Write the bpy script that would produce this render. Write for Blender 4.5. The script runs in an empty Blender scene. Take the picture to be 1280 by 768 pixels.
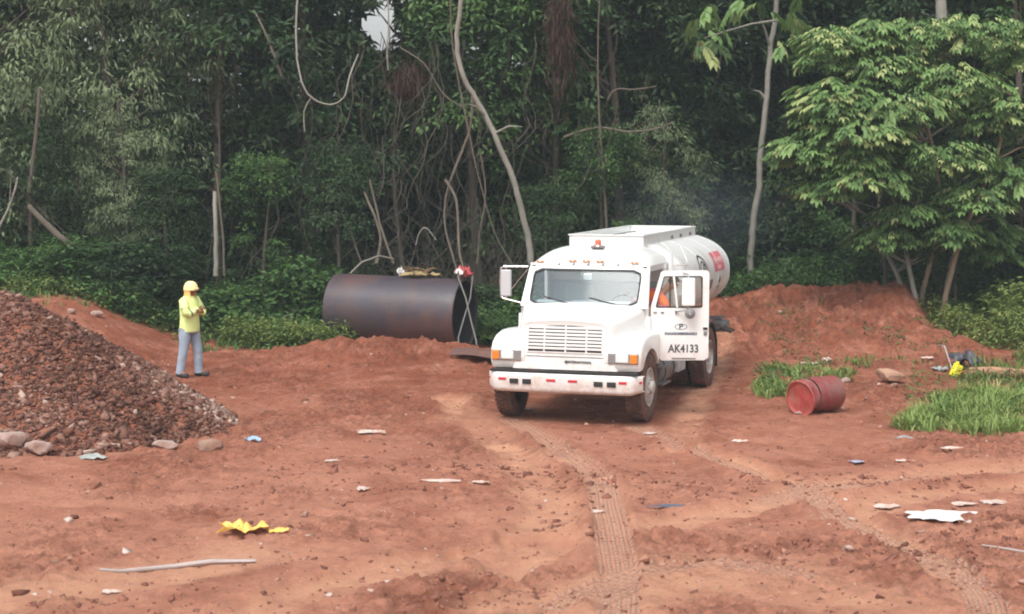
import bpy, bmesh, math, random
import numpy as np
from mathutils import Vector, Matrix, Euler
random.seed(7); RNG = np.random.default_rng(7)
R = math.radians; PI = math.pi
S = bpy.context.scene; COL = S.collection

# ------------------------------------------------------------------ camera, sky, sun, exposure
CAMH, FPX, YH = 4.03, 2200.0, 197.4
cam = bpy.data.cameras.new('camera'); camo = bpy.data.objects.new('camera', cam); COL.objects.link(camo)
cam.sensor_width = 36; cam.lens = 36 * FPX / 1280; cam.clip_start = .1; cam.clip_end = 3000
PITCH = math.atan((384 - YH) / FPX)
camo.location = (0, 0, CAMH); camo.rotation_euler = (PI / 2 - PITCH, 0, 0)
S.camera = camo
cam.dof.use_dof = True; cam.dof.focus_distance = 27.5; cam.dof.aperture_fstop = 2.0
S.cycles.filter_width = 1.9
S.view_settings.view_transform = 'Standard'; S.view_settings.look = 'None'
S.view_settings.exposure = 0.45; S.view_settings.gamma = 1
SUN_EL, SUN_AZ = R(58), R(205)          # azimuth clockwise from +Y
w = bpy.data.worlds.new('World'); S.world = w; w.use_nodes = True
nt = w.node_tree; bg = nt.nodes['Background']
sky = nt.nodes.new('ShaderNodeTexSky'); sky.sky_type = 'NISHITA'; sky.sun_disc = False
sky.sun_elevation = SUN_EL; sky.sun_rotation = SUN_AZ; sky.dust_density = 4; sky.air_density = 1.2
hs = nt.nodes.new('ShaderNodeHueSaturation'); hs.inputs['Saturation'].default_value = .16
hs.inputs['Value'].default_value = 1.25
nt.links.new(sky.outputs[0], hs.inputs['Color']); nt.links.new(hs.outputs[0], bg.inputs[0])
bg.inputs[1].default_value = .145
sl = bpy.data.lights.new('sun', 'SUN'); sl.energy = 1.3; sl.angle = R(22); sl.color = (1, .97, .92)
so = bpy.data.objects.new('sun', sl); COL.objects.link(so)
sd = Vector((math.sin(SUN_AZ) * math.cos(SUN_EL), math.cos(SUN_AZ) * math.cos(SUN_EL), math.sin(SUN_EL)))
so.rotation_euler = (-sd).to_track_quat('-Z', 'Y').to_euler(); so.location = sd * 80

# ------------------------------------------------------------------ helpers
def px(u, v, d):
    """world point of photo pixel (1280 wide) at horizontal distance Y = d"""
    a = Vector(((u - 640) / FPX, 1, (384 - v) / FPX))
    c, s = math.cos(-PITCH), math.sin(-PITCH)
    a = Vector((a.x, a.y * c - a.z * s, a.y * s + a.z * c))
    return Vector((0, 0, CAMH)) + a * (d / a.y)

def gpx(u, v, z=None):
    p = px(u, v, 25)
    h = 0 if z is None else z
    for _ in range(14):
        r = (p - Vector((0, 0, CAMH))); t = (h - CAMH) / r.z
        q = Vector((0, 0, CAMH)) + r * t
        if z is not None: return q
        h = .5 * h + .5 * HT(q.x, q.y)
    return q

def link(name, me, mat=None, parent=None, loc=None, rot=None):
    o = bpy.data.objects.new(name, me); COL.objects.link(o)
    if mat is not None and me is not None and not me.materials:
        for m in (mat if isinstance(mat, (list, tuple)) else [mat]): me.materials.append(m)
    if parent: o.parent = parent
    if loc is not None: o.location = loc
    if rot is not None: o.rotation_euler = rot
    return o

def tag(o, label=None, cat=None, group=None, kind=None):
    if label: o['label'] = label
    if cat: o['category'] = cat
    if group: o['group'] = group
    if kind: o['kind'] = kind
    return o

def empty(name, loc=(0, 0, 0), rz=0):
    o = bpy.data.objects.new(name, None); COL.objects.link(o); o.location = loc; o.rotation_euler = (0, 0, rz)
    o.empty_display_size = .1
    return o

class MB:
    def __init__(s): s.v = []; s.f = []; s.m = []
    def add(s, vs, fs, mi=0):
        b = len(s.v); s.v += [tuple(v) for v in vs]; s.f += [tuple(b + i for i in f) for f in fs]; s.m += [mi] * len(fs); return s
    def box(s, c, d, M=None, mi=0):
        hx, hy, hz = d[0] / 2, d[1] / 2, d[2] / 2
        vs = [Vector((x, y, z)) for x in (-hx, hx) for y in (-hy, hy) for z in (-hz, hz)]
        if M is not None: vs = [M @ v for v in vs]
        vs = [v + Vector(c) for v in vs]
        return s.add(vs, [(0, 1, 3, 2), (4, 6, 7, 5), (0, 4, 5, 1), (2, 3, 7, 6), (0, 2, 6, 4), (1, 5, 7, 3)], mi)
    def tube(s, pts, rad, n=8, cap=True, mi=0):
        pts = [Vector(p) for p in pts]; k = len(pts)
        if not isinstance(rad, (list, tuple, np.ndarray)): rad = [rad] * k
        vs = []; fs = []; ref = None
        for i, p in enumerate(pts):
            t = (pts[min(i + 1, k - 1)] - pts[max(i - 1, 0)])
            if t.length < 1e-9: t = Vector((0, 0, 1))
            t.normalize()
            if ref is None: ref = Vector((0, 0, 1)).cross(t) if abs(t.z) < .9 else Vector((1, 0, 0)).cross(t)
            a = (ref - t * ref.dot(t)); a.normalize(); ref = a; b = t.cross(a)
            for j in range(n):
                q = 2 * PI * j / n; vs.append(p + (a * math.cos(q) + b * math.sin(q)) * rad[i])
        for i in range(k - 1):
            for j in range(n):
                fs.append((i * n + j, i * n + (j + 1) % n, (i + 1) * n + (j + 1) % n, (i + 1) * n + j))
        if cap: fs += [tuple(range(n))[::-1], tuple((k - 1) * n + j for j in range(n))]
        return s.add(vs, fs, mi)
    def lathe(s, prof, n=32, axis='x', c=(0, 0, 0), mi=0, close=False):
        """prof: list of (a, r); a along axis"""
        vs = []
        for a, r in prof:
            for j in range(n):
                q = 2 * PI * j / n; y, z = r * math.cos(q), r * math.sin(q)
                p = {'x': (a, y, z), 'y': (y, a, z), 'z': (y, z, a)}[axis]
                vs.append((p[0] + c[0], p[1] + c[1], p[2] + c[2]))
        fs = [(i * n + j, i * n + (j + 1) % n, (i + 1) * n + (j + 1) % n, (i + 1) * n + j) for i in range(len(prof) - 1) for j in range(n)]
        if close: fs += [tuple(range(n))[::-1], tuple((len(prof) - 1) * n + j for j in range(n))]
        return s.add(vs, fs, mi)
    def prism(s, prof, a0, a1, axis='x', mi=0):
        """closed profile (2-D) extruded from a0 to a1 along axis; axis x: prof=(y,z); y: (x,z); z: (x,y)"""
        n = len(prof)
        mk = {'x': lambda a, p: (a, p[0], p[1]), 'y': lambda a, p: (p[0], a, p[1]), 'z': lambda a, p: (p[0], p[1], a)}[axis]
        vs = [mk(a0, p) for p in prof] + [mk(a1, p) for p in prof]
        fs = [tuple(range(n)), tuple(range(2 * n - 1, n - 1, -1))] + [(i, (i + 1) % n, n + (i + 1) % n, n + i) for i in range(n)]
        return s.add(vs, fs, mi)
    def grid(s, fn, nu, nv, closed=False, mi=0):
        vs = [fn(i / (nu - 1) if not closed else i / nu, j / (nv - 1)) for j in range(nv) for i in range(nu)]
        fs = []
        for j in range(nv - 1):
            for i in range(nu if closed else nu - 1):
                fs.append((j * nu + i, j * nu + (i + 1) % nu, (j + 1) * nu + (i + 1) % nu, (j + 1) * nu + i))
        return s.add(vs, fs, mi)
    def ring(s, outer, inner, mi=0):
        n = len(outer)
        return s.add(list(outer) + list(inner), [(i, (i + 1) % n, n + (i + 1) % n, n + i) for i in range(n)], mi)
    def mesh(s, name, smooth=False, bevel=0, seg=2, ang=40, thick=0, fix=True):
        me = bpy.data.meshes.new(name); me.from_pydata(s.v, [], s.f)
        bm = bmesh.new(); bm.from_mesh(me)
        if fix:
            bmesh.ops.remove_doubles(bm, verts=bm.verts, dist=1e-5)
            bmesh.ops.recalc_face_normals(bm, faces=bm.faces)
        if thick:
            g = bmesh.ops.solidify(bm, geom=bm.faces[:], thickness=thick)
        if bevel:
            es = [e for e in bm.edges if len(e.link_faces) == 2 and e.calc_face_angle(0) > R(ang)]
            bmesh.ops.bevel(bm, geom=es, offset=bevel, segments=seg, affect='EDGES', profile=.5, clamp_overlap=True)
        bm.to_mesh(me); bm.free()
        if any(s.m) and not fix and not bevel: me.polygons.foreach_set('material_index', s.m)
        if smooth:
            for p in me.polygons: p.use_smooth = True
            try: me.set_sharp_from_angle(angle=R(smooth if smooth is not True else 38))
            except Exception: pass
        me.update()
        return me
    def build(s, name, mat, parent=None, loc=None, rot=None, **k):
        return link(name, s.mesh(name, **k), mat, parent, loc, rot)

# ---- materials
MATS = {}
def mat(name, col, rough=.6, metal=0, spec=.5, noise=0, nscale=8, bump=0, bscale=40, dirt=None, dirt_amt=0, dscale=3, coat=0, emit=None, zdirt=None):
    if name in MATS: return MATS[name]
    m = bpy.data.materials.new(name); m.use_nodes = True; t = m.node_tree; b = t.nodes['Principled BSDF']
    b.inputs['Base Color'].default_value = (*col, 1); b.inputs['Roughness'].default_value = rough
    b.inputs['Metallic'].default_value = metal; b.inputs['Specular IOR Level'].default_value = spec
    b.inputs['Coat Weight'].default_value = coat
    tc = t.nodes.new('ShaderNodeTexCoord'); out = tc.outputs['Object']
    last = None
    if noise:
        n = t.nodes.new('ShaderNodeTexNoise'); n.inputs['Scale'].default_value = nscale; n.inputs['Detail'].default_value = 6
        t.links.new(out, n.inputs['Vector'])
        mx = t.nodes.new('ShaderNodeMix'); mx.data_type = 'RGBA'
        mx.inputs[6].default_value = (*[c * (1 - noise) for c in col], 1); mx.inputs[7].default_value = (*[min(1, c * (1 + noise)) for c in col], 1)
        t.links.new(n.outputs[0], mx.inputs[0]); last = mx.outputs[2]
    if dirt:
        n = t.nodes.new('ShaderNodeTexNoise'); n.inputs['Scale'].default_value = dscale; n.inputs['Detail'].default_value = 8; n.inputs['Roughness'].default_value = .7
        t.links.new(out, n.inputs['Vector'])
        r = t.nodes.new('ShaderNodeMapRange'); r.inputs[1].default_value = .62 - dirt_amt * .4; r.inputs[2].default_value = .8 - dirt_amt * .2
        t.links.new(n.outputs[0], r.inputs[0])
        mx = t.nodes.new('ShaderNodeMix'); mx.data_type = 'RGBA'
        t.links.new(r.outputs[0], mx.inputs[0])
        if last is not None: t.links.new(last, mx.inputs[6])
        else: mx.inputs[6].default_value = (*col, 1)
        mx.inputs[7].default_value = (*dirt, 1); last = mx.outputs[2]
    if zdirt:
        sx = t.nodes.new('ShaderNodeSeparateXYZ'); t.links.new(out, sx.inputs[0])
        r = t.nodes.new('ShaderNodeMapRange'); r.inputs[1].default_value = zdirt[1]; r.inputs[2].default_value = zdirt[0]; t.links.new(sx.outputs[2], r.inputs[0])
        n = t.nodes.new('ShaderNodeTexNoise'); n.inputs['Scale'].default_value = 6; n.inputs['Detail'].default_value = 9; n.inputs['Roughness'].default_value = .75
        t.links.new(out, n.inputs['Vector']); r2 = t.nodes.new('ShaderNodeMapRange'); r2.inputs[1].default_value = .36; r2.inputs[2].default_value = .68; t.links.new(n.outputs[0], r2.inputs[0])
        mu = t.nodes.new('ShaderNodeMath'); mu.operation = 'MULTIPLY'; t.links.new(r.outputs[0], mu.inputs[0]); t.links.new(r2.outputs[0], mu.inputs[1])
        mx = t.nodes.new('ShaderNodeMix'); mx.data_type = 'RGBA'; t.links.new(mu.outputs[0], mx.inputs[0])
        if last is not None: t.links.new(last, mx.inputs[6])
        else: mx.inputs[6].default_value = (*col, 1)
        mx.inputs[7].default_value = (.52, .34, .26, 1); last = mx.outputs[2]
    if last is not None: t.links.new(last, b.inputs['Base Color'])
    if bump:
        n = t.nodes.new('ShaderNodeTexNoise'); n.inputs['Scale'].default_value = bscale; n.inputs['Detail'].default_value = 5
        t.links.new(out, n.inputs['Vector']); bp = t.nodes.new('ShaderNodeBump'); bp.inputs['Strength'].default_value = bump; bp.inputs['Distance'].default_value = .02
        t.links.new(n.outputs[0], bp.inputs['Height']); t.links.new(bp.outputs[0], b.inputs['Normal'])
    if emit: b.inputs['Emission Color'].default_value = (*emit[0], 1); b.inputs['Emission Strength'].default_value = emit[1]
    MATS[name] = m
    return m

def leafmat(name, dark, light, trans=.25, rough=.55, yellow=None):
    m = bpy.data.materials.new(name); m.use_nodes = True; t = m.node_tree; b = t.nodes['Principled BSDF']
    at = t.nodes.new('ShaderNodeAttribute'); at.attribute_name = 'tint'
    oi = t.nodes.new('ShaderNodeObjectInfo')
    r = t.nodes.new('ShaderNodeValToRGB'); e = r.color_ramp.elements
    e[0].color = (*dark, 1); e[1].color = (*light, 1); e[1].position = .85
    if yellow: x = r.color_ramp.elements.new(.97); x.color = (*yellow, 1)
    ad = t.nodes.new('ShaderNodeMath'); ad.operation = 'MULTIPLY_ADD'; ad.inputs[1].default_value = .3; 
    t.links.new(oi.outputs['Random'], ad.inputs[0]); 
    sb = t.nodes.new('ShaderNodeMath'); sb.operation = 'SUBTRACT'; sb.inputs[1].default_value = .15
    t.links.new(at.outputs['Fac'], sb.inputs[0]); t.links.new(sb.outputs[0], ad.inputs[2])
    t.links.new(ad.outputs[0], r.inputs[0]); t.links.new(r.outputs[0], b.inputs['Base Color'])
    b.inputs['Roughness'].default_value = rough; b.inputs['Specular IOR Level'].default_value = .35
    tr = t.nodes.new('ShaderNodeBsdfTranslucent'); t.links.new(r.outputs[0], tr.inputs[0])
    mx = t.nodes.new('ShaderNodeMixShader'); mx.inputs[0].default_value = trans
    t.links.new(b.outputs[0], mx.inputs[1]); t.links.new(tr.outputs[0], mx.inputs[2]); t.links.new(mx.outputs[0], t.nodes['Material Output'].inputs[0])
    return m

def glassmat(name, tint, fac, rough=.05, haze=(.4, .45, .45), hazef=.2):
    """dusty glass: transparent + dust + reflection"""
    m = bpy.data.materials.new(name); m.use_nodes = True; t = m.node_tree; t.nodes.remove(t.nodes['Principled BSDF'])
    tr = t.nodes.new('ShaderNodeBsdfTransparent'); tr.inputs[0].default_value = (*tint, 1)
    gl = t.nodes.new('ShaderNodeBsdfGlossy'); gl.inputs['Roughness'].default_value = rough
    df = t.nodes.new('ShaderNodeBsdfDiffuse'); df.inputs[0].default_value = (*haze, 1)
    a = t.nodes.new('ShaderNodeMixShader'); a.inputs[0].default_value = fac
    t.links.new(tr.outputs[0], a.inputs[1]); t.links.new(gl.outputs[0], a.inputs[2])
    b = t.nodes.new('ShaderNodeMixShader'); b.inputs[0].default_value = hazef
    t.links.new(a.outputs[0], b.inputs[1]); t.links.new(df.outputs[0], b.inputs[2])
    t.links.new(b.outputs[0], t.nodes['Material Output'].inputs[0])
    return m

# ---- numpy noise
def _h(ix, iy, seed):
    n = (ix.astype(np.int64) * 374761393 + iy.astype(np.int64) * 668265263 + seed * 1274126177) & 0xffffffff
    n = ((n ^ (n >> 13)) * 1274126177) & 0xffffffff
    return ((n ^ (n >> 16)) & 0xffffff) / float(0xffffff)
def vn(x, y, seed=0):
    ix, iy = np.floor(x), np.floor(y); fx, fy = x - ix, y - iy
    fx = fx * fx * fx * (fx * (fx * 6 - 15) + 10); fy = fy * fy * fy * (fy * (fy * 6 - 15) + 10)
    a, b = _h(ix, iy, seed), _h(ix + 1, iy, seed); c, d = _h(ix, iy + 1, seed), _h(ix + 1, iy + 1, seed)
    return (a * (1 - fx) + b * fx) * (1 - fy) + (c * (1 - fx) + d * fx) * fy
def fbm(x, y, f=1, o=4, seed=0, g=.5):
    s = 0; a = 1; t = 0
    for i in range(o):
        s = s + a * (vn(x * f + 17.3 * i, y * f - 9.1 * i, seed + i) * 2 - 1); t += a; a *= g; f *= 2.03
    return s / t
def ss(e0, e1, x):
    t = np.clip((x - e0) / (e1 - e0), 0, 1); return t * t * (3 - 2 * t)
def bump2(x, y, cx, cy, rx, ry, p=2):
    return np.exp(-(((x - cx) / rx) ** 2 + ((y - cy) / ry) ** 2) ** (p / 2))

# ------------------------------------------------------------------ ground
def macro(x, y):
    x = np.asarray(x, float); y = np.asarray(y, float)
    h = .10 * fbm(x, y, .12, 3, 3)
    h = h * ss(60, 20, y) + .07 * ss(28, 33, y)
    # bank on the left
    h = h + .95 * ss(-6.4, -9.2, x) * ss(29.5, 35.5, y) + .25 * ss(-3, -8, x) * ss(33, 38, y)
    # low berm before the pipe
    h = h + .34 * bump2(x, y, -2.5, 34.2, 2.5, .95) + .10 * bump2(x, y, -2.0, 32.6, 2.6, 1.8)
    # dirt slope behind the truck, right
    cr = 41.5 + .5 * np.sin(x * .9) 
    h = h + (1.0 + .16 * np.sin(x * 1.7 + 1) + .12 * fbm(x, y, .5, 3, 9)) * ss(33.2, 1, (cr - y) + 33.2 - 8.2 + 0 * x) * 0
    up = ss(33.3, 41.2, y) * ss(2.6, 4.6, x) * ss(.244, .220, x / np.maximum(y, 1))
    h = h + (.84 + .07 * np.sin(x * 1.9 + 1.9) + .10 * fbm(x, y, .7, 3, 9)) * (.72 + .28 * ss(.135, .205, x / np.maximum(y, 1))) * up
    h = h + .42 * bump2(x, y, 8.35, 38.6, .95, 1.6) + .22 * bump2(x, y, 8.7, 35.6, .7, 1.4) + .22 * bump2(x, y, 6.1, 40.6, .7, 1.2)
    h = h + .15 * ss(8.6, 11, x) * ss(27, 36, y)
    # forest floor rises away
    h = h + .35 * ss(42, 60, y) + 5.0 * ss(62, 110, y)
    return h

def seg_dist(x, y, pts):
    """distance to polyline, signed side, arc length"""
    best = np.full(x.shape, 1e9); side = np.zeros(x.shape); arc = np.zeros(x.shape); acc = 0
    for (x0, y0), (x1, y1) in zip(pts[:-1], pts[1:]):
        dx, dy = x1 - x0, y1 - y0; L = math.hypot(dx, dy)
        t = np.clip(((x - x0) * dx + (y - y0) * dy) / L ** 2, 0, 1)
        qx, qy = x - (x0 + t * dx), y - (y0 + t * dy); d = np.hypot(qx, qy); m = d < best
        best = np.where(m, d, best); side = np.where(m, np.sign(dx * qy - dy * qx) * d, side); arc = np.where(m, acc + t * L, arc); acc += L
    return best, side, arc
def smoothline(uv, n=6):
    P = [gpx(u, v, 0) for u, v in uv]; out = []
    for i in range(len(P) - 1):
        a, b, c, d = P[max(i - 1, 0)], P[i], P[i + 1], P[min(i + 2, len(P) - 1)]
        for k in range(n):
            t = k / n
            q = .5 * ((2 * b) + (c - a) * t + (2 * a - 5 * b + 4 * c - d) * t * t + (3 * b - a - 3 * c + d) * t ** 3)
            out.append((q.x, q.y))
    out.append((P[-1].x, P[-1].y)); return out
TREAD = [smoothline([(752, 600), (757, 630), (768, 680), (775, 725), (772, 775)]),
         smoothline([(1000, 612), (1052, 650), (1108, 678), (1160, 700), (1205, 722), (1232, 750), (1238, 790)]),
         ]
TREAD2 = [smoothline([(640, 522), (680, 545), (722, 572), (748, 600)]), smoothline([(802, 532), (870, 560), (930, 585), (1000, 612)]),
          smoothline([(1330, 585), (1230, 592), (1130, 600), (1040, 612), (960, 628)]), smoothline([(700, 760), (800, 720), (900, 705), (1000, 720)])]
TAN = [(smoothline([(1360, 568), (1260, 582), (1150, 594), (1020, 618), (900, 645), (780, 668), (640, 690), (500, 715), (380, 745), (280, 790)]), .34),
       (smoothline([(1360, 600), (1220, 612), (1120, 628), (1060, 650)]), .3),
       (smoothline([(640, 522), (690, 555), (735, 590), (760, 640), (775, 770)]), .22),
       (smoothline([(800, 532), (880, 562), (960, 592), (1040, 640), (1150, 695), (1230, 760)]), .22),
       (smoothline([(640, 790), (780, 735), (900, 715), (1010, 735), (1100, 790)]), .75), (smoothline([(-40, 770), (120, 740), (300, 700)]), .5), (smoothline([(560, 500), (640, 560), (690, 640), (640, 720)]), .35),
       (smoothline([(905, 440), (870, 500), (845, 560)]), .25)]
CLOD = [(1262, 668, .62, .75, 1.0), (1195, 680, .3, .3, .6), (1110, 690, .35, .45, .8), (705, 598, 1.0, .8, .55), (860, 610, 1.3, .9, .4), (1130, 605, .7, .25, .7), (80, 766, .25, .25, 1.0),
        (1010, 690, .9, .5, .5), (600, 750, .9, .35, .5), (350, 610, .7, .4, .35), (960, 605, .9, .5, .3), (620, 588, .8, .35, .4), (430, 585, 1.3, .6, .3), (690, 660, .5, .5, .3), (1230, 700, .6, .5, .5)]

SIDE = ARC = None
def micro(x, y):
    global SIDE, ARC; SIDE = np.zeros(x.shape); ARC = np.zeros(x.shape)
    near = ss(46, 38, y) * ss(10, 12, y) * ss(16, 13, np.abs(x))
    h = .05 * fbm(x, y, .9, 4, 21) + .035 * fbm(x, y, 3.4, 5, 31, .62)
    tan = np.zeros(x.shape)
    soft = fbm(x, y, .5, 4, 55)
    for pts, wd in TAN:
        d, s, a = seg_dist(x, y, pts); wv = wd * (1 + .55 * fbm(x, y, 1.3, 4, 77, .65))
        k = ss(wv * 1.5, wv * .45, d); h = h - .045 * k * (1 if wd < .36 else .3) * (.55 + .9 * vn(x * 1.7, y * 1.7, 8)) + .04 * np.exp(-((d - wv * 1.3) / .11) ** 2) * (1 if wd < .36 else .3) * (.6 + .8 * vn(x * 2.5, y * 2.5, 5))
        tan = np.maximum(tan, k * (.55 + .45 * (soft > -.2)))
    cl = np.zeros(x.shape)
    for u, v, rx, ry, am in CLOD:
        c = gpx(u, v, 0); k = bump2(x, y, c.x, c.y, rx, ry, 3) * am; cl = np.maximum(cl, k)
        if am > .9: h = h + .10 * bump2(x, y, c.x, c.y, rx * .9, ry * .9)
    # general disturbed mud
    dm = .18 + ss(-.05, .45, fbm(x, y, .45, 4, 91)) * .6
    cl = np.maximum(cl, dm)
    rg = 1 - np.abs(fbm(x, y, 3.1, 4, 41, .6)); rg2 = 1 - np.abs(fbm(x, y, 7.0, 3, 43, .6))
    h = h + cl * (.11 * (rg ** 3 - .55) + .085 * (rg2 ** 3 - .5)) * (1 - .75 * tan)
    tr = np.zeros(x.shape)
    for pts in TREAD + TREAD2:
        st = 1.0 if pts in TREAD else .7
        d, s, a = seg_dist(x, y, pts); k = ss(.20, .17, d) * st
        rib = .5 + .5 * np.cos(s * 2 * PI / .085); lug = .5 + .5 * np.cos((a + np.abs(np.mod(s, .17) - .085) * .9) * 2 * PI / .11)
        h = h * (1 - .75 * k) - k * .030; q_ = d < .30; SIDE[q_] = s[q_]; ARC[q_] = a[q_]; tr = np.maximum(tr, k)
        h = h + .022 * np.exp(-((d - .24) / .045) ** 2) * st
    sl = ss(33.5, 36, y) * ss(2.6, 4.4, x) * ss(9.8, 9, x) + .5 * bump2(x, y, -2.6, 33.9, 3, 1.3)
    cl = np.maximum(cl, sl * .8); h = h + sl * .60 * (1 - np.abs(fbm(x * 1.3, y, 1.1, 4, 71, .6)) - .6)
    return h * near, tan * near, cl * near, tr * near

def cat_axis(a, b, s0, s1):
    out = [a]
    while out[-1] < b:
        t = (out[-1] - a) / (b - a); out.append(out[-1] + s0 + (s1 - s0) * t)
    return out
ys = cat_axis(13.2, 44.5, .030, .105); ys = [-120, -60, -20, 0, 6, 10, 12] + ys + list(np.linspace(45, 70, 40)) + [80, 90, 100, 115, 140, 200]
xs = list(np.arange(-11.5, 11.5, .034)); 
xs = [-180, -120, -60, -40, -30, -24, -20, -17, -15, -13.5, -12.4] + xs + [12.4, 13.5, 15, 17, 20, 24, 30, 40, 60, 120, 180]
xs = np.array(xs); ys = np.array(ys)
GX, GY = np.meshgrid(xs, ys)
MH = macro(GX, GY); MI, TANM, CLM, TRM = micro(GX, GY)
GZ = MH + MI
# compacted, nearly level strip where the truck stands
_c, _s = math.cos(-.3142), math.sin(-.3142); _dx, _dy = GX - .765, GY - 26.62
_lx = _dx * _c + _dy * _s; _ly = -_dx * _s + _dy * _c
_m = ss(2.3, 1.3, np.abs(_lx)) * ss(-1.6, -.2, _ly) * ss(8.5, 6.3, _ly) * .88
GZ = GZ * (1 - _m) - .045 * _m
def HT(x, y):
    i = int(np.clip(np.searchsorted(xs, x) - 1, 0, len(xs) - 2)); j = int(np.clip(np.searchsorted(ys, y) - 1, 0, len(ys) - 2))
    fx = min(1, max(0, (x - xs[i]) / (xs[i + 1] - xs[i]))); fy = min(1, max(0, (y - ys[j]) / (ys[j + 1] - ys[j])))
    return float((GZ[j, i] * (1 - fx) + GZ[j, i + 1] * fx) * (1 - fy) + (GZ[j + 1, i] * (1 - fx) + GZ[j + 1, i + 1] * fx) * fy)

def npmesh(name, V, F, smooth=False, attrs=None):
    me = bpy.data.meshes.new(name); nv, nf, k = len(V), len(F), F.shape[1]
    me.vertices.add(nv); me.vertices.foreach_set('co', np.ascontiguousarray(V, np.float32).ravel())
    me.loops.add(nf * k); me.loops.foreach_set('vertex_index', np.ascontiguousarray(F, np.int32).ravel())
    me.polygons.add(nf); me.polygons.foreach_set('loop_start', np.arange(0, nf * k, k, dtype=np.int32))
    if smooth: me.polygons.foreach_set('use_smooth', np.ones(nf, bool))
    me.update(calc_edges=True)
    for nm, a in (attrs or {}).items():
        at = me.attributes.new(nm, 'FLOAT', 'POINT'); at.data.foreach_set('value', np.ascontiguousarray(a, np.float32).ravel())
    return me

ny, nx = GX.shape
idx = np.arange(nx * ny).reshape(ny, nx)
F = np.stack([idx[:-1, :-1], idx[:-1, 1:], idx[1:, 1:], idx[1:, :-1]], -1).reshape(-1, 4)
# litter mask: leaf mould under the forest
edge_y = 37.2 + 0 * GX
edge_y = np.where(GX < -1, 36.6, 41.8) + 1.2 * fbm(GX, GY, .3, 3, 12)
edge_y = np.where(GX > 9.6, 36.2, edge_y)
LIT = ss(-.5, 1.2, GY - edge_y)
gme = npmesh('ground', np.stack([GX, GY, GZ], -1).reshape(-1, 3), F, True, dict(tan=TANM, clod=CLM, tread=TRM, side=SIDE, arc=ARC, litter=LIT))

def groundmat():
    m = bpy.data.materials.new('red clay'); m.use_nodes = True; t = m.node_tree; b = t.nodes['Principled BSDF']; L = t.links.new
    tc = t.nodes.new('ShaderNodeTexCoord').outputs['Object']
    def noise(s, d=6, r=.6):
        n = t.nodes.new('ShaderNodeTexNoise'); n.inputs['Scale'].default_value = s; n.inputs['Detail'].default_value = d; n.inputs['Roughness'].default_value = r
        L(tc, n.inputs['Vector']); return n.outputs[0]
    def mr(i, a, b_, c=0, d=1):
        n = t.nodes.new('ShaderNodeMapRange'); L(i, n.inputs[0]); n.inputs[1].default_value = a; n.inputs[2].default_value = b_; n.inputs[3].default_value = c; n.inputs[4].default_value = d; return n.outputs[0]
    def mix(f, a, b_):
        n = t.nodes.new('ShaderNodeMix'); n.data_type = 'RGBA'
        if isinstance(f, float): n.inputs[0].default_value = f
        else: L(f, n.inputs[0])
        for k, q in ((6, a), (7, b_)):
            if isinstance(q, tuple): n.inputs[k].default_value = (*q, 1)
            else: L(q, n.inputs[k])
        return n.outputs[2]
    def mul(a, b_):
        n = t.nodes.new('ShaderNodeMath'); n.operation = 'MULTIPLY'; L(a, n.inputs[0])
        if isinstance(b_, float): n.inputs[1].default_value = b_
        else: L(b_, n.inputs[1])
        return n.outputs[0]
    def at(n_): n = t.nodes.new('ShaderNodeAttribute'); n.attribute_name = n_; return n.outputs['Fac']
    c = mix(mr(noise(.35, 5), .38, .62), GC['deep'], GC['mid'])
    c = mix(mr(noise(1.6, 8, .7), .45, .7), c, GC['pink'])
    c = mix(mul(mr(noise(7, 8, .8), .50, .62), .75), c, GC['dark'])
    c = mix(mul(mr(noise(26, 5, .8), .58, .70), .7), c, GC['pale'])
    # foreground is drier and paler: wheel-packed clay
    sx = t.nodes.new('ShaderNodeSeparateXYZ'); L(tc, sx.inputs[0])
    dry = mr(sx.outputs[1], 31.0, 20.0); dry = mul(dry, mr(noise(.55, 8, .7), .36, .56, .15, 1.0))
    c = mix(mul(dry, .85), c, GC['dry'])
    c = mix(mul(at('clod'), mr(noise(5, 5, .7), .42, .62, .0, .85)), c, GC['dark'])
    c = mix(mul(at('tan'), mr(noise(2.0, 9, .78), .34, .56, .2, .95)), c, GC['tan'])
    def math_(op, a, b_=None, c_=None):
        n = t.nodes.new('ShaderNodeMath'); n.operation = op
        for k, q in enumerate((a, b_, c_)):
            if q is None: continue
            if isinstance(q, (int, float)): n.inputs[k].default_value = q
            else: L(q, n.inputs[k])
        return n.outputs[0]
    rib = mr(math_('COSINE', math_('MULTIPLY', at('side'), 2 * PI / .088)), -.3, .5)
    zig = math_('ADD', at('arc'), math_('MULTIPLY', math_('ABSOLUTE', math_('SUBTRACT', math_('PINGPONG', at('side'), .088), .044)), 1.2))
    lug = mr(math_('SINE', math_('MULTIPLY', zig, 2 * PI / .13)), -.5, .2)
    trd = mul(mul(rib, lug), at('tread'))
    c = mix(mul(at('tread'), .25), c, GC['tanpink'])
    c = mix(mul(trd, .9), c, GC['pale'])  # smoothed ribs paler than grooves; also puts the tread's relief shading into the colour
    c = mix(mul(at('litter'), mr(noise(2.5, 6), .25, .5, .6, 1.0)), c, (.045, .035, .022))
    L(c, b.inputs['Base Color'])
    L(mr(noise(2.2, 4), .35, .65, .62, .95), b.inputs['Roughness']); b.inputs['Specular IOR Level'].default_value = .3
    bp = t.nodes.new('ShaderNodeBump'); bp.inputs['Strength'].default_value = 1; bp.inputs['Distance'].default_value = .05
    hh_ = math_('ADD', math_('ADD', noise(22, 9, .75), mul(noise(6, 8, .8), 1.6)), mul(trd, 2.2)); L(hh_, bp.inputs['Height']); L(bp.outputs[0], b.inputs['Normal'])
    return m
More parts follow.
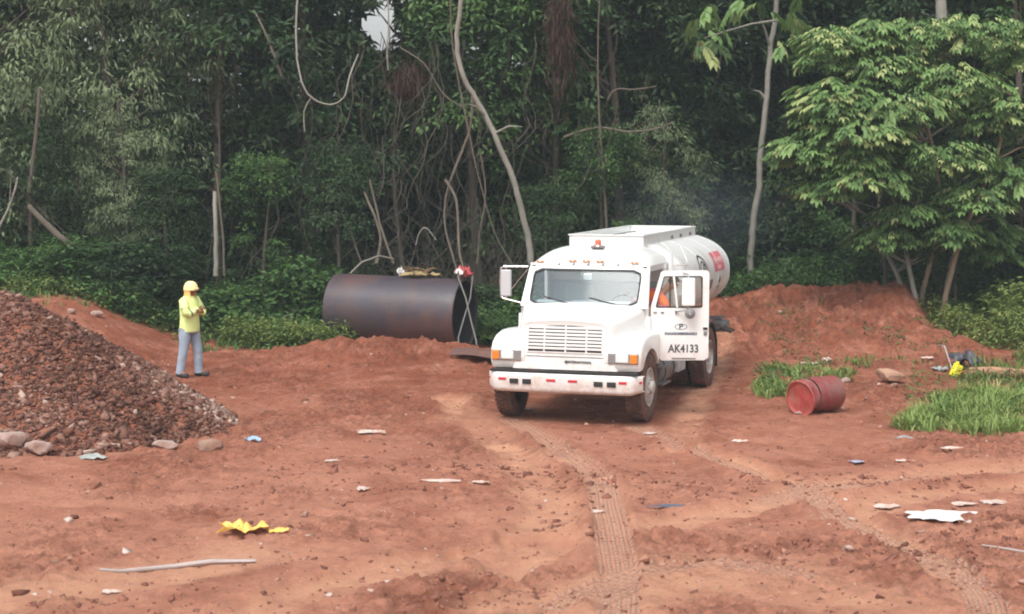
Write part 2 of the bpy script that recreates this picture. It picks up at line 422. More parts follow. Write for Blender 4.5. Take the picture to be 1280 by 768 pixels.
GC = dict(deep=(.29, .078, .035), mid=(.40, .131, .070), pink=(.55, .235, .152), dark=(.17, .052, .028), pale=(.80, .48, .36),
          dry=(.70, .318, .208), tan=(.74, .375, .235), tanpink=(.80, .45, .32))
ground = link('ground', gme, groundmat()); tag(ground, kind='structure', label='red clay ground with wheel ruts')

# scattered pebbles and small clods on the clay (nobody could count them)
def ico(sub=1):
    bm = bmesh.new(); bmesh.ops.create_icosphere(bm, subdivisions=sub, radius=1)
    v = np.array([x.co[:] for x in bm.verts]); f = np.array([[q.index for q in x.verts] for x in bm.faces]); bm.free(); return v, f
IV1, IF1 = ico(1); IV2, IF2 = ico(2)
def rocks(P, Sz, rng, IV=IV1, IF=IF1, flat=.65, jit=.22):
    n = len(P); k = len(IV)
    v = IV[None] * (1 + jit * rng.standard_normal((n, k, 1))) * (Sz[:, None, None]) * rng.uniform(.6, 1.25, (n, 1, 3))
    v[:, :, 2] *= flat
    a = rng.uniform(0, 6.28, n); c, s = np.cos(a)[:, None], np.sin(a)[:, None]
    x = v[:, :, 0] * c - v[:, :, 1] * s; y = v[:, :, 0] * s + v[:, :, 1] * c
    tl = rng.uniform(-.6, .6, (n, 1)); z = v[:, :, 2] * np.cos(tl) + x * np.sin(tl); x = x * np.cos(tl) - v[:, :, 2] * np.sin(tl)
    v = np.stack([x, y, z], -1) + P[:, None, :]
    f = IF[None] + (np.arange(n) * k)[:, None, None]
    return v.reshape(-1, 3), f.reshape(-1, 3)
_c = np.array([[x, y, z] for x in (-1, 1) for y in (-1, 1) for z in (-1, 1)], float) * .72
CV = _c; CF = np.array([[0, 1, 3], [0, 3, 2], [4, 6, 7], [4, 7, 5], [0, 4, 5], [0, 5, 1], [2, 3, 7], [2, 7, 6], [0, 2, 6], [0, 6, 4], [1, 5, 7], [1, 7, 3]])
n = 5200
py = 14.2 + 27 * RNG.random(n) ** 1.25; pxx = RNG.uniform(-.31, .31, n) * py
pz = np.array([HT(a, b) for a, b in zip(pxx, py)]); keep = (~((pxx > 9.5) & (py > 27)))
keep &= (py < 36.5) | (pxx > 2.8)
P = np.stack([pxx, py, pz], -1)[keep]; sz = RNG.lognormal(math.log(.013), .55, len(P)).clip(.006, .055)
tint = RNG.random(len(P))
V_, F_ = rocks(P + np.array([0, 0, .002]), sz, RNG, CV, CF, jit=.34)
def tintmat(name, stops, rough=.9):
    m = bpy.data.materials.new(name); m.use_nodes = True; t = m.node_tree; b = t.nodes['Principled BSDF']
    at = t.nodes.new('ShaderNodeAttribute'); at.attribute_name = 'tint'; r = t.nodes.new('ShaderNodeValToRGB'); e = r.color_ramp.elements
    e[0].color = (*stops[0][1], 1); e[0].position = stops[0][0]; e[1].color = (*stops[-1][1], 1); e[1].position = stops[-1][0]
    for p_, c_ in stops[1:-1]: x = e.new(p_); x.color = (*c_, 1)
    t.links.new(at.outputs['Fac'], r.inputs[0])
    n_ = t.nodes.new('ShaderNodeTexNoise'); n_.inputs['Scale'].default_value = 30; tc = t.nodes.new('ShaderNodeTexCoord'); t.links.new(tc.outputs['Object'], n_.inputs['Vector'])
    mx = t.nodes.new('ShaderNodeMix'); mx.data_type = 'RGBA'; mx.blend_type = 'MULTIPLY'; mx.inputs[0].default_value = .5
    t.links.new(r.outputs[0], mx.inputs[6]); t.links.new(n_.outputs[0], mx.inputs[7]); t.links.new(mx.outputs[2], b.inputs['Base Color'])
    b.inputs['Roughness'].default_value = rough; return m
pebm = tintmat('pebbles', [(0, (.20, .07, .045)), (.72, (.42, .17, .11)), (.9, (.6, .34, .26)), (1, (.8, .68, .6))])
cp = []
for u, v, rx, ry, am in CLOD:
    c = gpx(u, v, 0); q = RNG.standard_normal((int(190 * am * rx * 1.4), 2)) * np.array([rx, ry]) * .75 + np.array([c.x, c.y]); cp.append(q)
q = np.stack([RNG.uniform(-9, 9, 2600), RNG.uniform(14.5, 36, 2600)], -1); q = q[(np.abs(q[:, 0]) < q[:, 1] * .3) & (fbm(q[:, 0], q[:, 1], .8, 3, 123) > .12)]; cp.append(q)
cp = np.concatenate(cp); sz = RNG.lognormal(math.log(.021), .45, len(cp)).clip(.010, .06); P = np.stack([cp[:, 0], cp[:, 1], [HT(a, b) for a, b in cp]], -1)
V2_, F2_ = rocks(P + np.array([0, 0, -.002]), sz, RNG, CV, CF, flat=.6, jit=.36); V_ = np.concatenate([V_, V2_]); F_ = np.concatenate([F_, F2_ + len(V_) - len(V2_)]); tint = np.concatenate([tint, RNG.random(len(cp)) * .7])
g = link('gravel', npmesh('gravel', V_, F_, False, dict(tint=np.repeat(tint, 8))), pebm); tag(g, kind='stuff', label='small stones and clods strewn over the clay')

# ------------------------------------------------------------------ gravel heap on the left
HC = (-7.75, 26.7)
def heap_h(x, y):
    x = np.asarray(x, float); y = np.asarray(y, float)
    dx = np.maximum(x - HC[0], 0) / 3.55; dy = np.abs(y - HC[1]) / 3.3
    r = np.sqrt(dx ** 2 + dy ** 2 + .004); r = r * (1 + .10 * fbm(x, y, .45, 3, 66))
    h = 2.15 * (1 - r) + .07 * fbm(x, y, 1.3, 4, 67)
    return np.where(r < 1.0, h, 2.15 * (1 - r) - .05) - .05 + .0 * x
hx = np.linspace(-12.5, -3.6, 200); hy = np.linspace(22.6, 31, 180); HX, HY = np.meshgrid(hx, hy)
HZ = heap_h(HX, HY) + .04 * (1 - np.abs(fbm(HX, HY, 3.3, 4, 68, .6))) ** 2
base = macro(HX, HY)
inn = (HZ > -.12)
HZ2 = base + np.maximum(HZ, -.25)
ix = np.arange(HX.size).reshape(HX.shape); F = np.stack([ix[:-1, :-1], ix[:-1, 1:], ix[1:, 1:], ix[1:, :-1]], -1).reshape(-1, 4)
F = F[inn.ravel()[F].any(1)]
heap = empty('gravel_heap', (0, 0, 0)); tag(heap, 'heap of brown gravel and broken rock at the left edge of the clearing', 'gravel heap')
used = np.unique(F); remap = -np.ones(HX.size, int); remap[used] = np.arange(len(used))
HV = np.stack([HX, HY, HZ2], -1).reshape(-1, 3)
earth = mat('heap earth', (.22, .075, .042), .95, spec=.2, noise=.4, nscale=3, dirt=(.30, .12, .075), dirt_amt=.45, dscale=2.2, bump=.8, bscale=25)
link('mound', npmesh('mound', HV[used], remap[F], True), earth, heap)
def hz(x, y): return macro(x, y) + heap_h(x, y)
n = 44000
a = RNG.uniform(-9.6, -3.75, n); b = RNG.uniform(22.9, 29.3, n); z = hz(a, b) + .034 ; k = (heap_h(a, b) > -.09) 
P = np.stack([a, b, z], -1)[k]; sz = RNG.lognormal(math.log(.019), .55, len(P)).clip(.008, .07)
tint = np.clip(RNG.random(len(P)) * .85 + .5 * fbm(P[:, 0], P[:, 1], .6, 3, 99), 0, 1)
V_, F_ = rocks(P, sz, RNG, CV, CF, .7, .34)
hm = tintmat('heap stones', [(0, (.11, .042, .026)), (.35, (.22, .088, .056)), (.68, (.32, .165, .12)), (.9, (.48, .31, .25)), (1, (.60, .46, .38))])
o = link('rubble', npmesh('rubble', V_, F_, False, dict(tint=np.repeat(tint, 8))), hm, heap); tag(o, kind='stuff')
stm = []
for i in range(8):
    v, f = rocks(np.zeros((1, 3)), np.ones(1), RNG, *([(CV, CF), (IV1, IF1)][i % 2]), .66, .26)
    stm.append(npmesh('stone', v, f, False, dict(tint=np.full(len(v), [.3, .5, .62, .7, .8, .88, .95, .45][i])))); stm[-1].materials.append(hm)
cnt = 0
while cnt < 285:
    x, y = random.uniform(-8.4, -3.9), random.uniform(22.9, 27.4)
    if float(heap_h(x, y)) < -.06: continue
    s_ = .034 + .055 * random.random() ** 2.4 + (.03 if float(heap_h(x, y)) < .35 else 0)
    o = link('stone', stm[random.randrange(8)], None, heap, (x, y, float(hz(x, y)) + .03), (random.uniform(-.5, .5), random.uniform(-.5, .5), random.uniform(0, 6.3)))
    o.scale = (s_ * random.uniform(.8, 1.5), s_ * random.uniform(.7, 1.1), s_ * random.uniform(.7, 1.1)); cnt += 1

def boulder(name, label, cat, p, size, rz, m, seed, group=None, sub=3, rough=.22, parent=None, flat=0):
    rng = np.random.default_rng(seed); bm = bmesh.new(); bmesh.ops.create_icosphere(bm, subdivisions=sub, radius=1)
    pl = rng.standard_normal((9, 3)); pl /= np.linalg.norm(pl, axis=1)[:, None]; dd = rng.uniform(.55, .85, 9)
    for v in bm.verts:
        c = np.array(v.co[:])
        for q, d in zip(pl, dd):
            t = c @ q
            if t > d: c = c - q * (t - d) * .9
        n_ = float(vn(np.array(c[0] * 3 + seed), np.array(c[1] * 3 + c[2] * 2.1), seed)) - .5
        c = c * (1 + rough * n_)
        if flat: c[2] = max(c[2], -flat)
        v.co = Vector((c[0] * size[0], c[1] * size[1], c[2] * size[2]))
    me = bpy.data.meshes.new(name); bm.to_mesh(me); bm.free()
    for q in me.polygons: q.use_smooth = True
    try: me.set_sharp_from_angle(angle=R(24))
    except Exception: pass
    o = link(name, me, m, parent, p, (0, 0, rz))
    if label: tag(o, label, cat, group)
    return o
pale = mat('pale rock', (.40, .30, .26), .9, noise=.25, nscale=4, dirt=(.22, .10, .07), dirt_amt=.5, dscale=3, bump=.6, bscale=18)
brown = mat('brown rock', (.30, .19, .14), .9, noise=.2, nscale=5, dirt=(.22, .08, .05), dirt_amt=.4, dscale=4, bump=.5, bscale=18)
def onG(u, v, dz=0):
    p = gpx(u, v); p.z = HT(p.x, p.y) + dz; return p
boulder('boulder', 'large pale broken rock slab at the foot of the gravel heap, by the left edge', 'boulder', onG(8, 566, .16), (.34, .18, .15), .3, pale, 3)
boulder('boulder', 'rounded pale pinkish boulder beside the slab at the foot of the gravel heap', 'boulder', onG(48, 569, .11), (.20, .16, .11), -.3, pale, 4)
boulder('boulder', 'low flat brown rock at the foot of the gravel heap, above the rag', 'boulder', onG(135, 556, .06), (.22, .14, .11), .1, brown, 5)
boulder('boulder', 'flat pinkish rock lying at the toe of the heap, nearest the blue scrap', 'boulder', onG(262, 562, .05), (.20, .14, .10), .5, brown, 6)
boulder('boulder', 'pale flat slab of rock at the heap toe between brown rocks', 'boulder', onG(205, 560, .05), (.22, .12, .08), -.2, pale, 8)

# ------------------------------------------------------------------ the truck
TW = mat('white paint', (.80, .81, .79), .32, spec=.5, coat=.3, noise=.03, nscale=2, dirt=(.62, .55, .49), dirt_amt=.12, dscale=1.3, zdirt=(.55, 1.25))
TWL = mat('lower white paint', (.76, .75, .73), .4, spec=.5, dirt=(.55, .38, .30), dirt_amt=.34, dscale=2.2, zdirt=(.38, .8))
TANKM = mat('tank paint', (.66, .67, .66), .38, noise=.05, nscale=1.5, dirt=(.50, .42, .37), dirt_amt=.22, dscale=1.4)
BLK = mat('black rubber', (.02, .02, .02), .6); DK = mat('dark chassis', (.025, .023, .022), .7, dirt=(.16, .07, .045), dirt_amt=.45, dscale=3)
TYRE = mat('muddy tyre', (.035, .03, .028), .85, dirt=(.19, .085, .06), dirt_amt=.75, dscale=5, bump=.3)
RIM = mat('wheel rim', (.55, .54, .52), .5, dirt=(.32, .17, .12), dirt_amt=.45, dscale=4)
CHR = mat('chrome', (.7, .7, .7), .2, metal=1); GRY = mat('grey metal', (.22, .225, .23), .5, metal=.3, dirt=(.2, .1, .07), dirt_amt=.35, dscale=4)
AMB = mat('amber lens', (.85, .22, .02), .25, spec=.6); RED = mat('red reflector', (.55, .03, .05), .3); LENS = mat('lamp glass', (.75, .77, .77), .12, spec=.7)
LFRM = mat('lamp bezel', (.35, .36, .36), .3, metal=.6); SEATM = mat('grey seat cloth', (.42, .50, .50), .8); DASH = mat('dashboard', (.15, .15, .15), .7)
PAPER = mat('white paper', (.8, .82, .8), .6); INT = mat('cab lining', (.40, .42, .43), .8)
WG = glassmat('windscreen glass', (.72, .80, .83), .035, .10, (.25, .32, .36), .24)
SG = glassmat('side glass', (.85, .93, .92), .10, .04, (.35, .4, .4), .10)
TY = -0.3142
truck = empty('tanker_truck', (.765, 26.62, .0), TY); truck.scale = (1.03, 1, 1); tag(truck, 'white tanker truck with its driver door open, parked on red clay facing the camera', 'tanker truck')
NS = 40
def rrect(cx, cz, hw, hh, r, n=NS, skew=0):
    pts = []
    for i in range(n):
        q = 2 * PI * (i + .5) / n; c, s = math.cos(q), math.sin(q)
        # superellipse-like rounded rectangle
        k = max(abs(c) / 1, abs(s) / 1)
        X, Z = c / k * hw, s / k * hh
        ax, az = abs(X), abs(Z)
        if ax > hw - r and az > hh - r:
            dx, dz = ax - (hw - r), az - (hh - r); L = math.hypot(dx, dz)
            if L > r: dx, dz = dx / L * r, dz / L * r
            ax, az = hw - r + dx, hh - r + dz
        X, Z = math.copysign(ax, X), math.copysign(az, Z)
        pts.append((cx + X, cz + Z))
    return pts

# hood: tilt nose with centre bonnet and two fenders
hood = MB()
def hsec(y):
    t = max(0, min(1, (y - .12) / (1.18 - .12)))
    wt = .66 + .29 * t ** .8; top = 1.56 + .17 * t; wb = .80 + .18 * t ** .7
    if y < .22: q = (.22 - y) / .10; top -= .09 * q * q; wt -= .05 * q * q
    return wt, wb, top
def hoodf(a, b):
    y = .10 + b * 1.10; wt, wb, top = hsec(y)
    s = a * 2 - 1; A = abs(s)
    if A < .62: X = wt * .88 * A / .62; Z = top + .035 * (1 - (A / .62) ** 2)
    elif A < .80: q = (A - .62) / .18 * PI / 2; X = wt * .88 + (wt * .12 + .02) * math.sin(q); Z = top - .13 * (1 - math.cos(q))
    else: q = (A - .80) / .20; X = wt + .02 + (wb - wt - .02) * q; Z = top - .13 + (.80 - top + .13) * q
    slope = .09 * max(0, (Z - .8)) / .76 if b == 0 else 0
    return (math.copysign(X, s), y + slope * (1 - b), Z)
hood.grid(hoodf, 61, 24)
# nose face (front cap)
cap = [hoodf(i / 60, 0) for i in range(61)]
hood.add(cap + [(0, .10, .80)], [(i, i + 1, 61) for i in range(60)])
HOOD = hood.build('hood', TW, truck, smooth=50)
def fender(sx):
    m = MB(); prof = []
    prof += [(.16, .80), (.12, .86), (.10, .98), (.13, 1.12), (.20, 1.22), (.36, 1.305), (.60, 1.345), (.9, 1.345), (1.2, 1.33), (1.36, 1.32), (1.36, .82)]
    arch = [(.76 + .60 * math.cos(q), .50 + .60 * math.sin(q)) for q in np.linspace(R(31), R(150), 16)]
    prof += [a for a in arch if a[1] > .8]
    x0, x1 = (.62, 1.17)
    prof = prof[:11] + sorted([a for a in arch if a[1] > .8], key=lambda a: -a[0])
    m.prism(prof, sx * x0, sx * x1)
    me = m.mesh('fender')
    bm = bmesh.new(); bm.from_mesh(me)
    es = [e for e in bm.edges if all(abs(abs(v.co.x) - 1.17) < 1e-4 for v in e.verts) and (max(v.co.z for v in e.verts) > 1.0 and (min((v.co - Vector((v.co.x, .76, .5))).length for v in e.verts) > .62) or max(v.co.y for v in e.verts) < .17)]
    bmesh.ops.bevel(bm, geom=es, offset=.13, segments=6, affect='EDGES', profile=.5, clamp_overlap=True)
    bm.to_mesh(me); bm.free()
    for p in me.polygons: p.use_smooth = True
    me.set_sharp_from_angle(angle=R(40))
    return link('fender', me, TW, truck)
for sx in (-1, 1): fender(sx)
# fender-to-door splash panel and inner wheel well
for sx in (-1, 1):
    MB().prism([(1.37, .85), (1.37, 1.30), (1.20, 1.56), (1.185, 1.30)], sx * .90, sx * 1.05).build('cowl_panel', TW, truck, bevel=.01)
MB().box((0, .75, 1.0), (1.35, .9, .36)).build('wheel_well', DK, truck)
# grille: dark recess with white slats
gm = MB(); gz0, gz1 = 1.07, 1.49
def gy(z): return .10 + .09 * (z - .8) / .76
rec = [(x_, gy(z_) - .003, z_) for x_, z_ in ((-.57, gz0), (.57, gz0), (.57, gz1), (-.57, gz1))]
gr = MB().add(rec + [(a, b + .02, c) for a, b, c in rec], [(0, 1, 2, 3), (4, 7, 6, 5), (0, 4, 5, 1), (1, 5, 6, 2), (2, 6, 7, 3), (3, 7, 4, 0)]).build('grille', BLK, truck)
for i in range(7):
    z = gz0 + (gz1 - gz0) * (i + 1) / 8
    MB().box((0, gy(z) - .012, z), (1.14, .018, .036)).build('slat', TW, gr, bevel=.005)
for x in (-.32, .01, .33): MB().box((x, gy(1.28) - .008, 1.28), (.022, .010, .42), Matrix.Rotation(-.118, 4, 'X')).build('grille_bar', TW, gr)
fr = MB()
for z in (gz0 - .006, gz1 + .006): fr.box((0, gy(z) - .009, z), (1.17, .016, .016))
for x in (-.576, .576): fr.box((x, gy(1.28) - .0095, 1.28), (.016, .015, .42), Matrix.Rotation(-.118, 4, 'X'))
fr.build('grille_frame', TW, gr)
MB().box((0, gy(.99) - .004, 1.0), (1.2, .01, .008)).build('panel_seam', GRY, truck)

FONT = None
def text(body, size, m, parent, loc, rot, depth=.002, name='lettering', sx=1, bold=0, align='CENTER'):
    cu = bpy.data.curves.new(name, 'FONT'); cu.body = body; cu.size = size; cu.extrude = depth; cu.align_x = align; cu.align_y = 'CENTER'; cu.offset = bold; cu.resolution_u = 3
    t_ = bpy.data.objects.new(name, cu); COL.objects.link(t_); bpy.context.view_layer.update()
    me = bpy.data.meshes.new_from_object(t_.evaluated_get(bpy.context.evaluated_depsgraph_get())); bpy.data.objects.remove(t_); 
    o = link(name, me, m, parent, loc, rot); o.scale = (sx, 1, 1); me.materials.clear(); me.materials.append(m); return o
DRK = mat('dark lettering', (.06, .065, .07), .5); BLU = mat('slate lettering', (.10, .12, .17), .5)
# emblem: diamond badge and word
em = MB(); em.add([(-.028, 0, 0), (0, 0, .028), (.028, 0, 0), (0, 0, -.028), (-.028, .006, 0), (0, .006, .028), (.028, .006, 0), (0, .006, -.028)],
                  [(0, 1, 2, 3), (4, 7, 6, 5), (0, 4, 5, 1), (1, 5, 6, 2), (2, 6, 7, 3), (3, 7, 4, 0)])
eo = em.build('badge', DRK, truck, loc=(.03, .092, .925))
text('INTERNATIONAL', .052, DRK, truck, (.235, .100, .925), (PI / 2, 0, 0), .003, 'badge_lettering', .92, .0015)

MB().grid(lambda a, b: ((a * 2 - 1) * .955, 1.205 + b * .012, hoodf(.5 + (a - .5) * .80, 1)[2] + .004 if abs(a - .5) < .45 else 1.60), 20, 2).build('bonnet_seam', GRY, truck, thick=.004)
# headlamps
for sx in (-1, 1):
    h = MB().box((sx * .90, .118, 1.0), (.46, .06, .165)).build('headlight', LFRM, truck, bevel=.012)
    MB().box((sx * .885, .098, 1.0), (.20, .05, .135)).build('lens', LENS, h, bevel=.03, seg=4)
    MB().box((sx * 1.065, .100, 1.0), (.105, .055, .14)).build('turn_signal', AMB, h, bevel=.012)
# bumper
def bumpf(a, b):
    s = a * 2 - 1; A = abs(s); X = s * 1.19; Y = .0 + .02 * A ** 2 + (.16 * ((A - .86) / .14) ** 2 if A > .86 else 0)
    prof = [(.10, .735), (.02, .745), (0, .72), (-.004, .60), (.01, .48), (.05, .445), (.12, .44)]
    q = b * 6; i = min(5, int(q)); f = q - i; dy = prof[i][0] * (1 - f) + prof[i + 1][0] * f; dz = prof[i][1] * (1 - f) + prof[i + 1][1] * f
    if A > .86 and dz < .6: dz += .05 * ((A - .86) / .14)
    return (X, Y + dy - .02, dz)
BUMP = MB().grid(bumpf, 49, 19).build('bumper', TWL, truck, smooth=50, thick=.02)
BR = MB().box((0, .09, .768), (2.26, .16, .034)).build('bumper_gap', BLK, truck)
for x in (-.745, -.545, .555, .755): MB().box((x, -.022, .615), (.135, .03, .075)).build('tow_slot', BLK, BUMP, bevel=.008)
for x, wd in ((-.93, .12), (-.17, .14), (.165, .14), (.925, .12), (-1.165, .05), (1.165, .05)):
    yb = bumpf((x / 1.19 + 1) / 2, .35)[1]
    MB().box((x, yb - .006, .645), (wd, .012, .036), Matrix.Rotation(math.copysign(.9, x) if abs(x) > 1.1 else 0, 4, 'Z')).build('reflector', RED, BUMP)

# cab shell
def wsy(z, x): return 1.14 + (z - 1.70) * .60 - .07 * (1 - (x / .95) ** 2)     # raked, slightly bowed windscreen plane
cab = MB()
inner = rrect(0, 1.985, .865, .275, .10); 
outer = []
for (x, z) in rrect(0, 1.975, 1.0, .340, .02):
    k = (z - 1.64) / .75
    outer.append((x * (1.0 - .055 * max(0, min(1, k))), z))
cab.ring([(x, wsy(z, x * .9), z) for x, z in outer], [(x, wsy(z, x), z) for x, z in inner])
# inner reveal
cab.ring([(x, wsy(z, x), z) for x, z in inner], [(x, wsy(z, x) + .05, z) for x, z in inner])
# roof dome
def rooff(a, b):
    s = a * 2 - 1; A = abs(s); y = 1.50 + b * 1.22
    hw = .945 + .03 * b
    fy = min(1, (b / .55)); rise = .30 * math.sin(PI / 2 * fy ** .75) if b < .55 else .30
    if b > .9: rise -= .04 * ((b - .9) / .1) ** 2
    prof = (1 - A ** 3.2) ** .62
    z = 2.318 + rise * prof + (.02 if A < 1 else 0) * 0
    yy = y - .07 * (1 - A ** 2) * (1 - b)
    return (s * hw, yy, z)
cab.grid(rooff, 41, 20)
# roof side skirts down to the drip rail and the brow joining the screen
for sx in (-1, 1):
    cab.grid(lambda a, b: (sx * (.945 + .03 * a + .004), 1.50 + a * 1.22, 2.322 - b * .09), 8, 3)
cab.grid(lambda a, b: ((a * 2 - 1) * .945, (1 - b) * (1.50 - .07 * (1 - (a * 2 - 1) ** 2)) + b * wsy(2.318, (a * 2 - 1) * .85), 2.314 + .004 * (1 - b)), 25, 3)
# back wall with rear window
ro = [(x, z) for x, z in rrect(0, 1.57, .975, .77, .03)]; ri = rrect(0, 2.05, .48, .17, .05)
cab.ring([(x, 2.70, z) for x, z in ro], [(x, 2.70, z) for x, z in ri])
cab.ring([(x, 2.735, z) for x, z in ro], [(x, 2.735, z) for x, z in ri])
# right side wall (truck's far side): sill to belt, closed door skin; and sill on the open side
cab.add([(-1.0, 1.30, .85), (-1.0, 2.70, .85), (-1.0, 2.70, 1.70), (-1.0, 1.14, 1.70), (-1.02, 1.30, 1.28)], [(0, 1, 2, 3, 4)])
cab.box((-.965, 2.56, 1.97), (.05, .28, .60)); cab.box((.965, 2.60, 1.58), (.06, .20, 1.44))
cab.box((1.0 - .04, 2.0, .83), (.10, 1.35, .07)); cab.box((-.96, 2.0, .83), (.10, 1.35, .07))
cab.box((0, 2.0, .86), (1.9, 1.4, .05))
# A pillar on the open side
for sx in (-1, 1):
    cab.tube([(sx * .985, 1.20, 1.66), (sx * .93, 1.56, 2.33)], .035, 6)
    cab.box((sx * .985, 1.26, 1.28), (.05, .10, .84))
CAB = cab.build('cab', TW, truck, smooth=40)
cowl = MB().grid(lambda a, b: ((a * 2 - 1) * (.99), 1.10 + b * .12 - .06 * (1 - (a * 2 - 1) ** 2), 1.70 + .045 * (1 - (a * 2 - 1) ** 2) * (1 - b) - (.02 * (1 - b)) + b * .01), 20, 4).build('cowl', TW, truck, smooth=True)
# gasket + windscreen
gk = MB(); i2 = rrect(0, 1.985, .84, .25, .085)
gk.ring([(x, wsy(z, x) - .006, z) for x, z in inner], [(x, wsy(z, x) - .006, z) for x, z in i2])
gk.build('windscreen_gasket', BLK, truck, thick=.012)
wg = MB(); n_ = len(i2)
pts = [(x, wsy(z, x) + .004, z) for x, z in rrect(0, 2.02, .855, .295, .09)]
wg.grid(lambda a, b: ((a * 2 - 1) * .852, wsy(1.72 + b * .53, (a * 2 - 1) * .852) + .006, 1.72 + b * .53), 21, 5)
WS = wg.build('windscreen', WG, truck, smooth=True)
for x0, x1 in ((-.62, -.10), (.10, .66)):
    a_ = (x1, wsy(1.72, x1) - .03, 1.71); b_ = (x0, wsy(1.86, x0) - .025, 1.83)
    wp = MB().tube([a_, b_], .011, 5).build('wiper', BLK, truck)
    MB().tube([(x1 + .06, wsy(1.66, x1) - .06, 1.69), a_], .012, 5).build('wiper_arm', TWL, wp)
MB().grid(lambda a, b: ((a * 2 - 1) * .475, 2.718, 1.885 + b * .33), 2, 2).build('rear_window', SG, truck)
# cab lights: five twin amber lamps above the screen
for x in (-.79, -.25, -.03, .19, .73):
    f = .5 + x / .945 / 2; p = rooff(f, .035)
    l = MB().box((x, p[1] - .010, p[2] + .012), (.125, .05, .030)).build('marker_light', TWL, truck, bevel=.008)
    for q in (-.035, .035): MB().box((x + q, p[1] - .032, p[2] + .014), (.048, .02, .026)).build('lens', AMB, l, bevel=.006)
# beacon
p = rooff(.53, .30)
bc = MB().box((.06, p[1], p[2] + .025), (.20, .14, .03)).build('beacon', GRY, truck, bevel=.006)
MB().lathe([(0, .048), (.085, .045), (.10, .03), (.102, 0.001)], 20, 'z', (.06, p[1], p[2] + .045)).build('beacon_lens', mat('beacon lens', (.72, .16, .10), .4), bc, smooth=True)
MB().lathe([(-.02, .062), (0, .066), (.01, .060)], 20, 'z', (.06, p[1], p[2] + .045)).build('collar', CHR, bc)
# interior
MB().grid(lambda a, b: ((a * 2 - 1) * .90, 1.22 + b * .42, 1.66 - .05 * b), 6, 3).build('dashboard', DASH, truck, thick=.12)
for x, w_ in ((-.62, .34), (-.12, .20), (.12, .14), (.50, .42)):
    MB().box((x, 1.30, 1.715 + .012), (w_, .16, .02), Matrix.Rotation(.35, 4, 'X')).build('paper', PAPER, truck)
for x in (-.42, .45):
    st = MB().box((x, 2.25, 1.22), (.50, .50, .16)).build('seat', SEATM, truck, bevel=.05, seg=3)
    MB().box((x, 2.52, 1.62), (.48, .15, .68)).build('seat_back', SEATM, truck, bevel=.05, seg=3)
MB().box((0, 2.66, 1.45), (1.86, .05, 1.1)).build('rear_lining', INT, truck, bevel=.01)
sw = MB(); sw.tube([(.47 + .21 * math.cos(q), 1.80 + .10 * math.sin(q), 1.66 + .17 * math.sin(q)) for q in np.linspace(0, 2 * PI, 25)], .015, 6, False)
sw.tube([(.26, 1.80, 1.66), (.68, 1.80, 1.66)], .012, 5); sw.tube([(.47, 1.80, 1.66), (.47, 1.55, 1.35)], .02, 6); sw.build('steering_wheel', BLK, truck)
tgp = MB().box((.02, wsy(2.14, 0) + .03, 2.15), (.13, .008, .10)).build('sticker', PAPER, truck)

# far-side mirror on its bracket
mr = MB().box((-1.30, 1.34, 2.02), (.17, .07, .43)).build('mirror', mat('mirror back', (.55, .57, .58), .3, metal=.2), truck, bevel=.02, seg=3)
br = MB(); br.tube([(-.95, 1.36, 2.29), (-1.33, 1.33, 2.285), (-1.385, 1.33, 2.26), (-1.40, 1.33, 2.02), (-1.385, 1.33, 1.79), (-1.33, 1.33, 1.765), (-1.0, 1.28, 1.70)], .014, 6)
br.tube([(-1.30, 1.34, 2.285), (-1.30, 1.34, 1.765)], .012, 6); br.tube([(-1.33, 1.34, 1.78), (-.97, 1.40, 2.24)], .008, 5)
br.build('mirror_bracket', CHR, mr)

# open driver door, hinged at the front edge
door_out = [(.015, 1.70), (.0, 1.26), (.035, 1.18), (.145, .86), (.165, .85), (.875, .86), (.895, .885), (.90, 2.24), (.875, 2.275), (.20, 2.265), (.165, 2.24)]
DT = .05
def dpoly(pts, a0, a1, mb): return mb.prism([(p[0], p[1]) for p in pts], a0, a1, 'y')
dm = MB()
N = 44
def resample(poly, n):
    P = [Vector(p) for p in poly]; L = [(P[(i + 1) % len(P)] - P[i]).length for i in range(len(P))]; T = sum(L); out = []
    for k in range(n):
        d = T * k / n; i = 0
        while d > L[i]: d -= L[i]; i += 1
        out.append(P[i] + (P[(i + 1) % len(P)] - P[i]) * d / L[i])
    return out
def polar(poly, c, n):
    out = []
    for k in range(n):
        q = 2 * PI * k / n; d = Vector((math.cos(q), math.sin(q))); best = 0
        for i in range(len(poly)):
            a_, b_ = Vector(poly[i]) - Vector(c), Vector(poly[(i + 1) % len(poly)]) - Vector(c); e = b_ - a_
            den = d.x * e.y - d.y * e.x
            if abs(den) < 1e-9: continue
            t = (a_.x * e.y - a_.y * e.x) / den; s = (a_.x * d.y - a_.y * d.x) / den
            if t > 0 and -1e-6 <= s <= 1 + 1e-6: best = max(best, t)
        out.append(Vector(c) + d * best)
    return out
wc = (.47, 1.93)
win = [(.085, 1.70), (.10, 1.685), (.78, 1.685), (.80, 1.705), (.80, 2.165), (.78, 2.185), (.225, 2.18), (.205, 2.165)]
po = polar(door_out, wc, 96); pi_ = polar(win, wc, 96)
for yy in (0, DT): dm.ring([(q.x, yy, q.y) for q in po], [(q.x, yy, q.y) for q in pi_])
dm.ring([(q.x, 0, q.y) for q in po], [(q.x, DT, q.y) for q in po]); dm.ring([(q.x, 0, q.y) for q in pi_], [(q.x, DT, q.y) for q in pi_])
TH = R(74)   # 0 = closed (along +y), 90 = straight out
door = dm.build('door', TW, truck, loc=(1.02, 1.30, 0), rot=(0, 0, PI / 2 - TH), smooth=30)
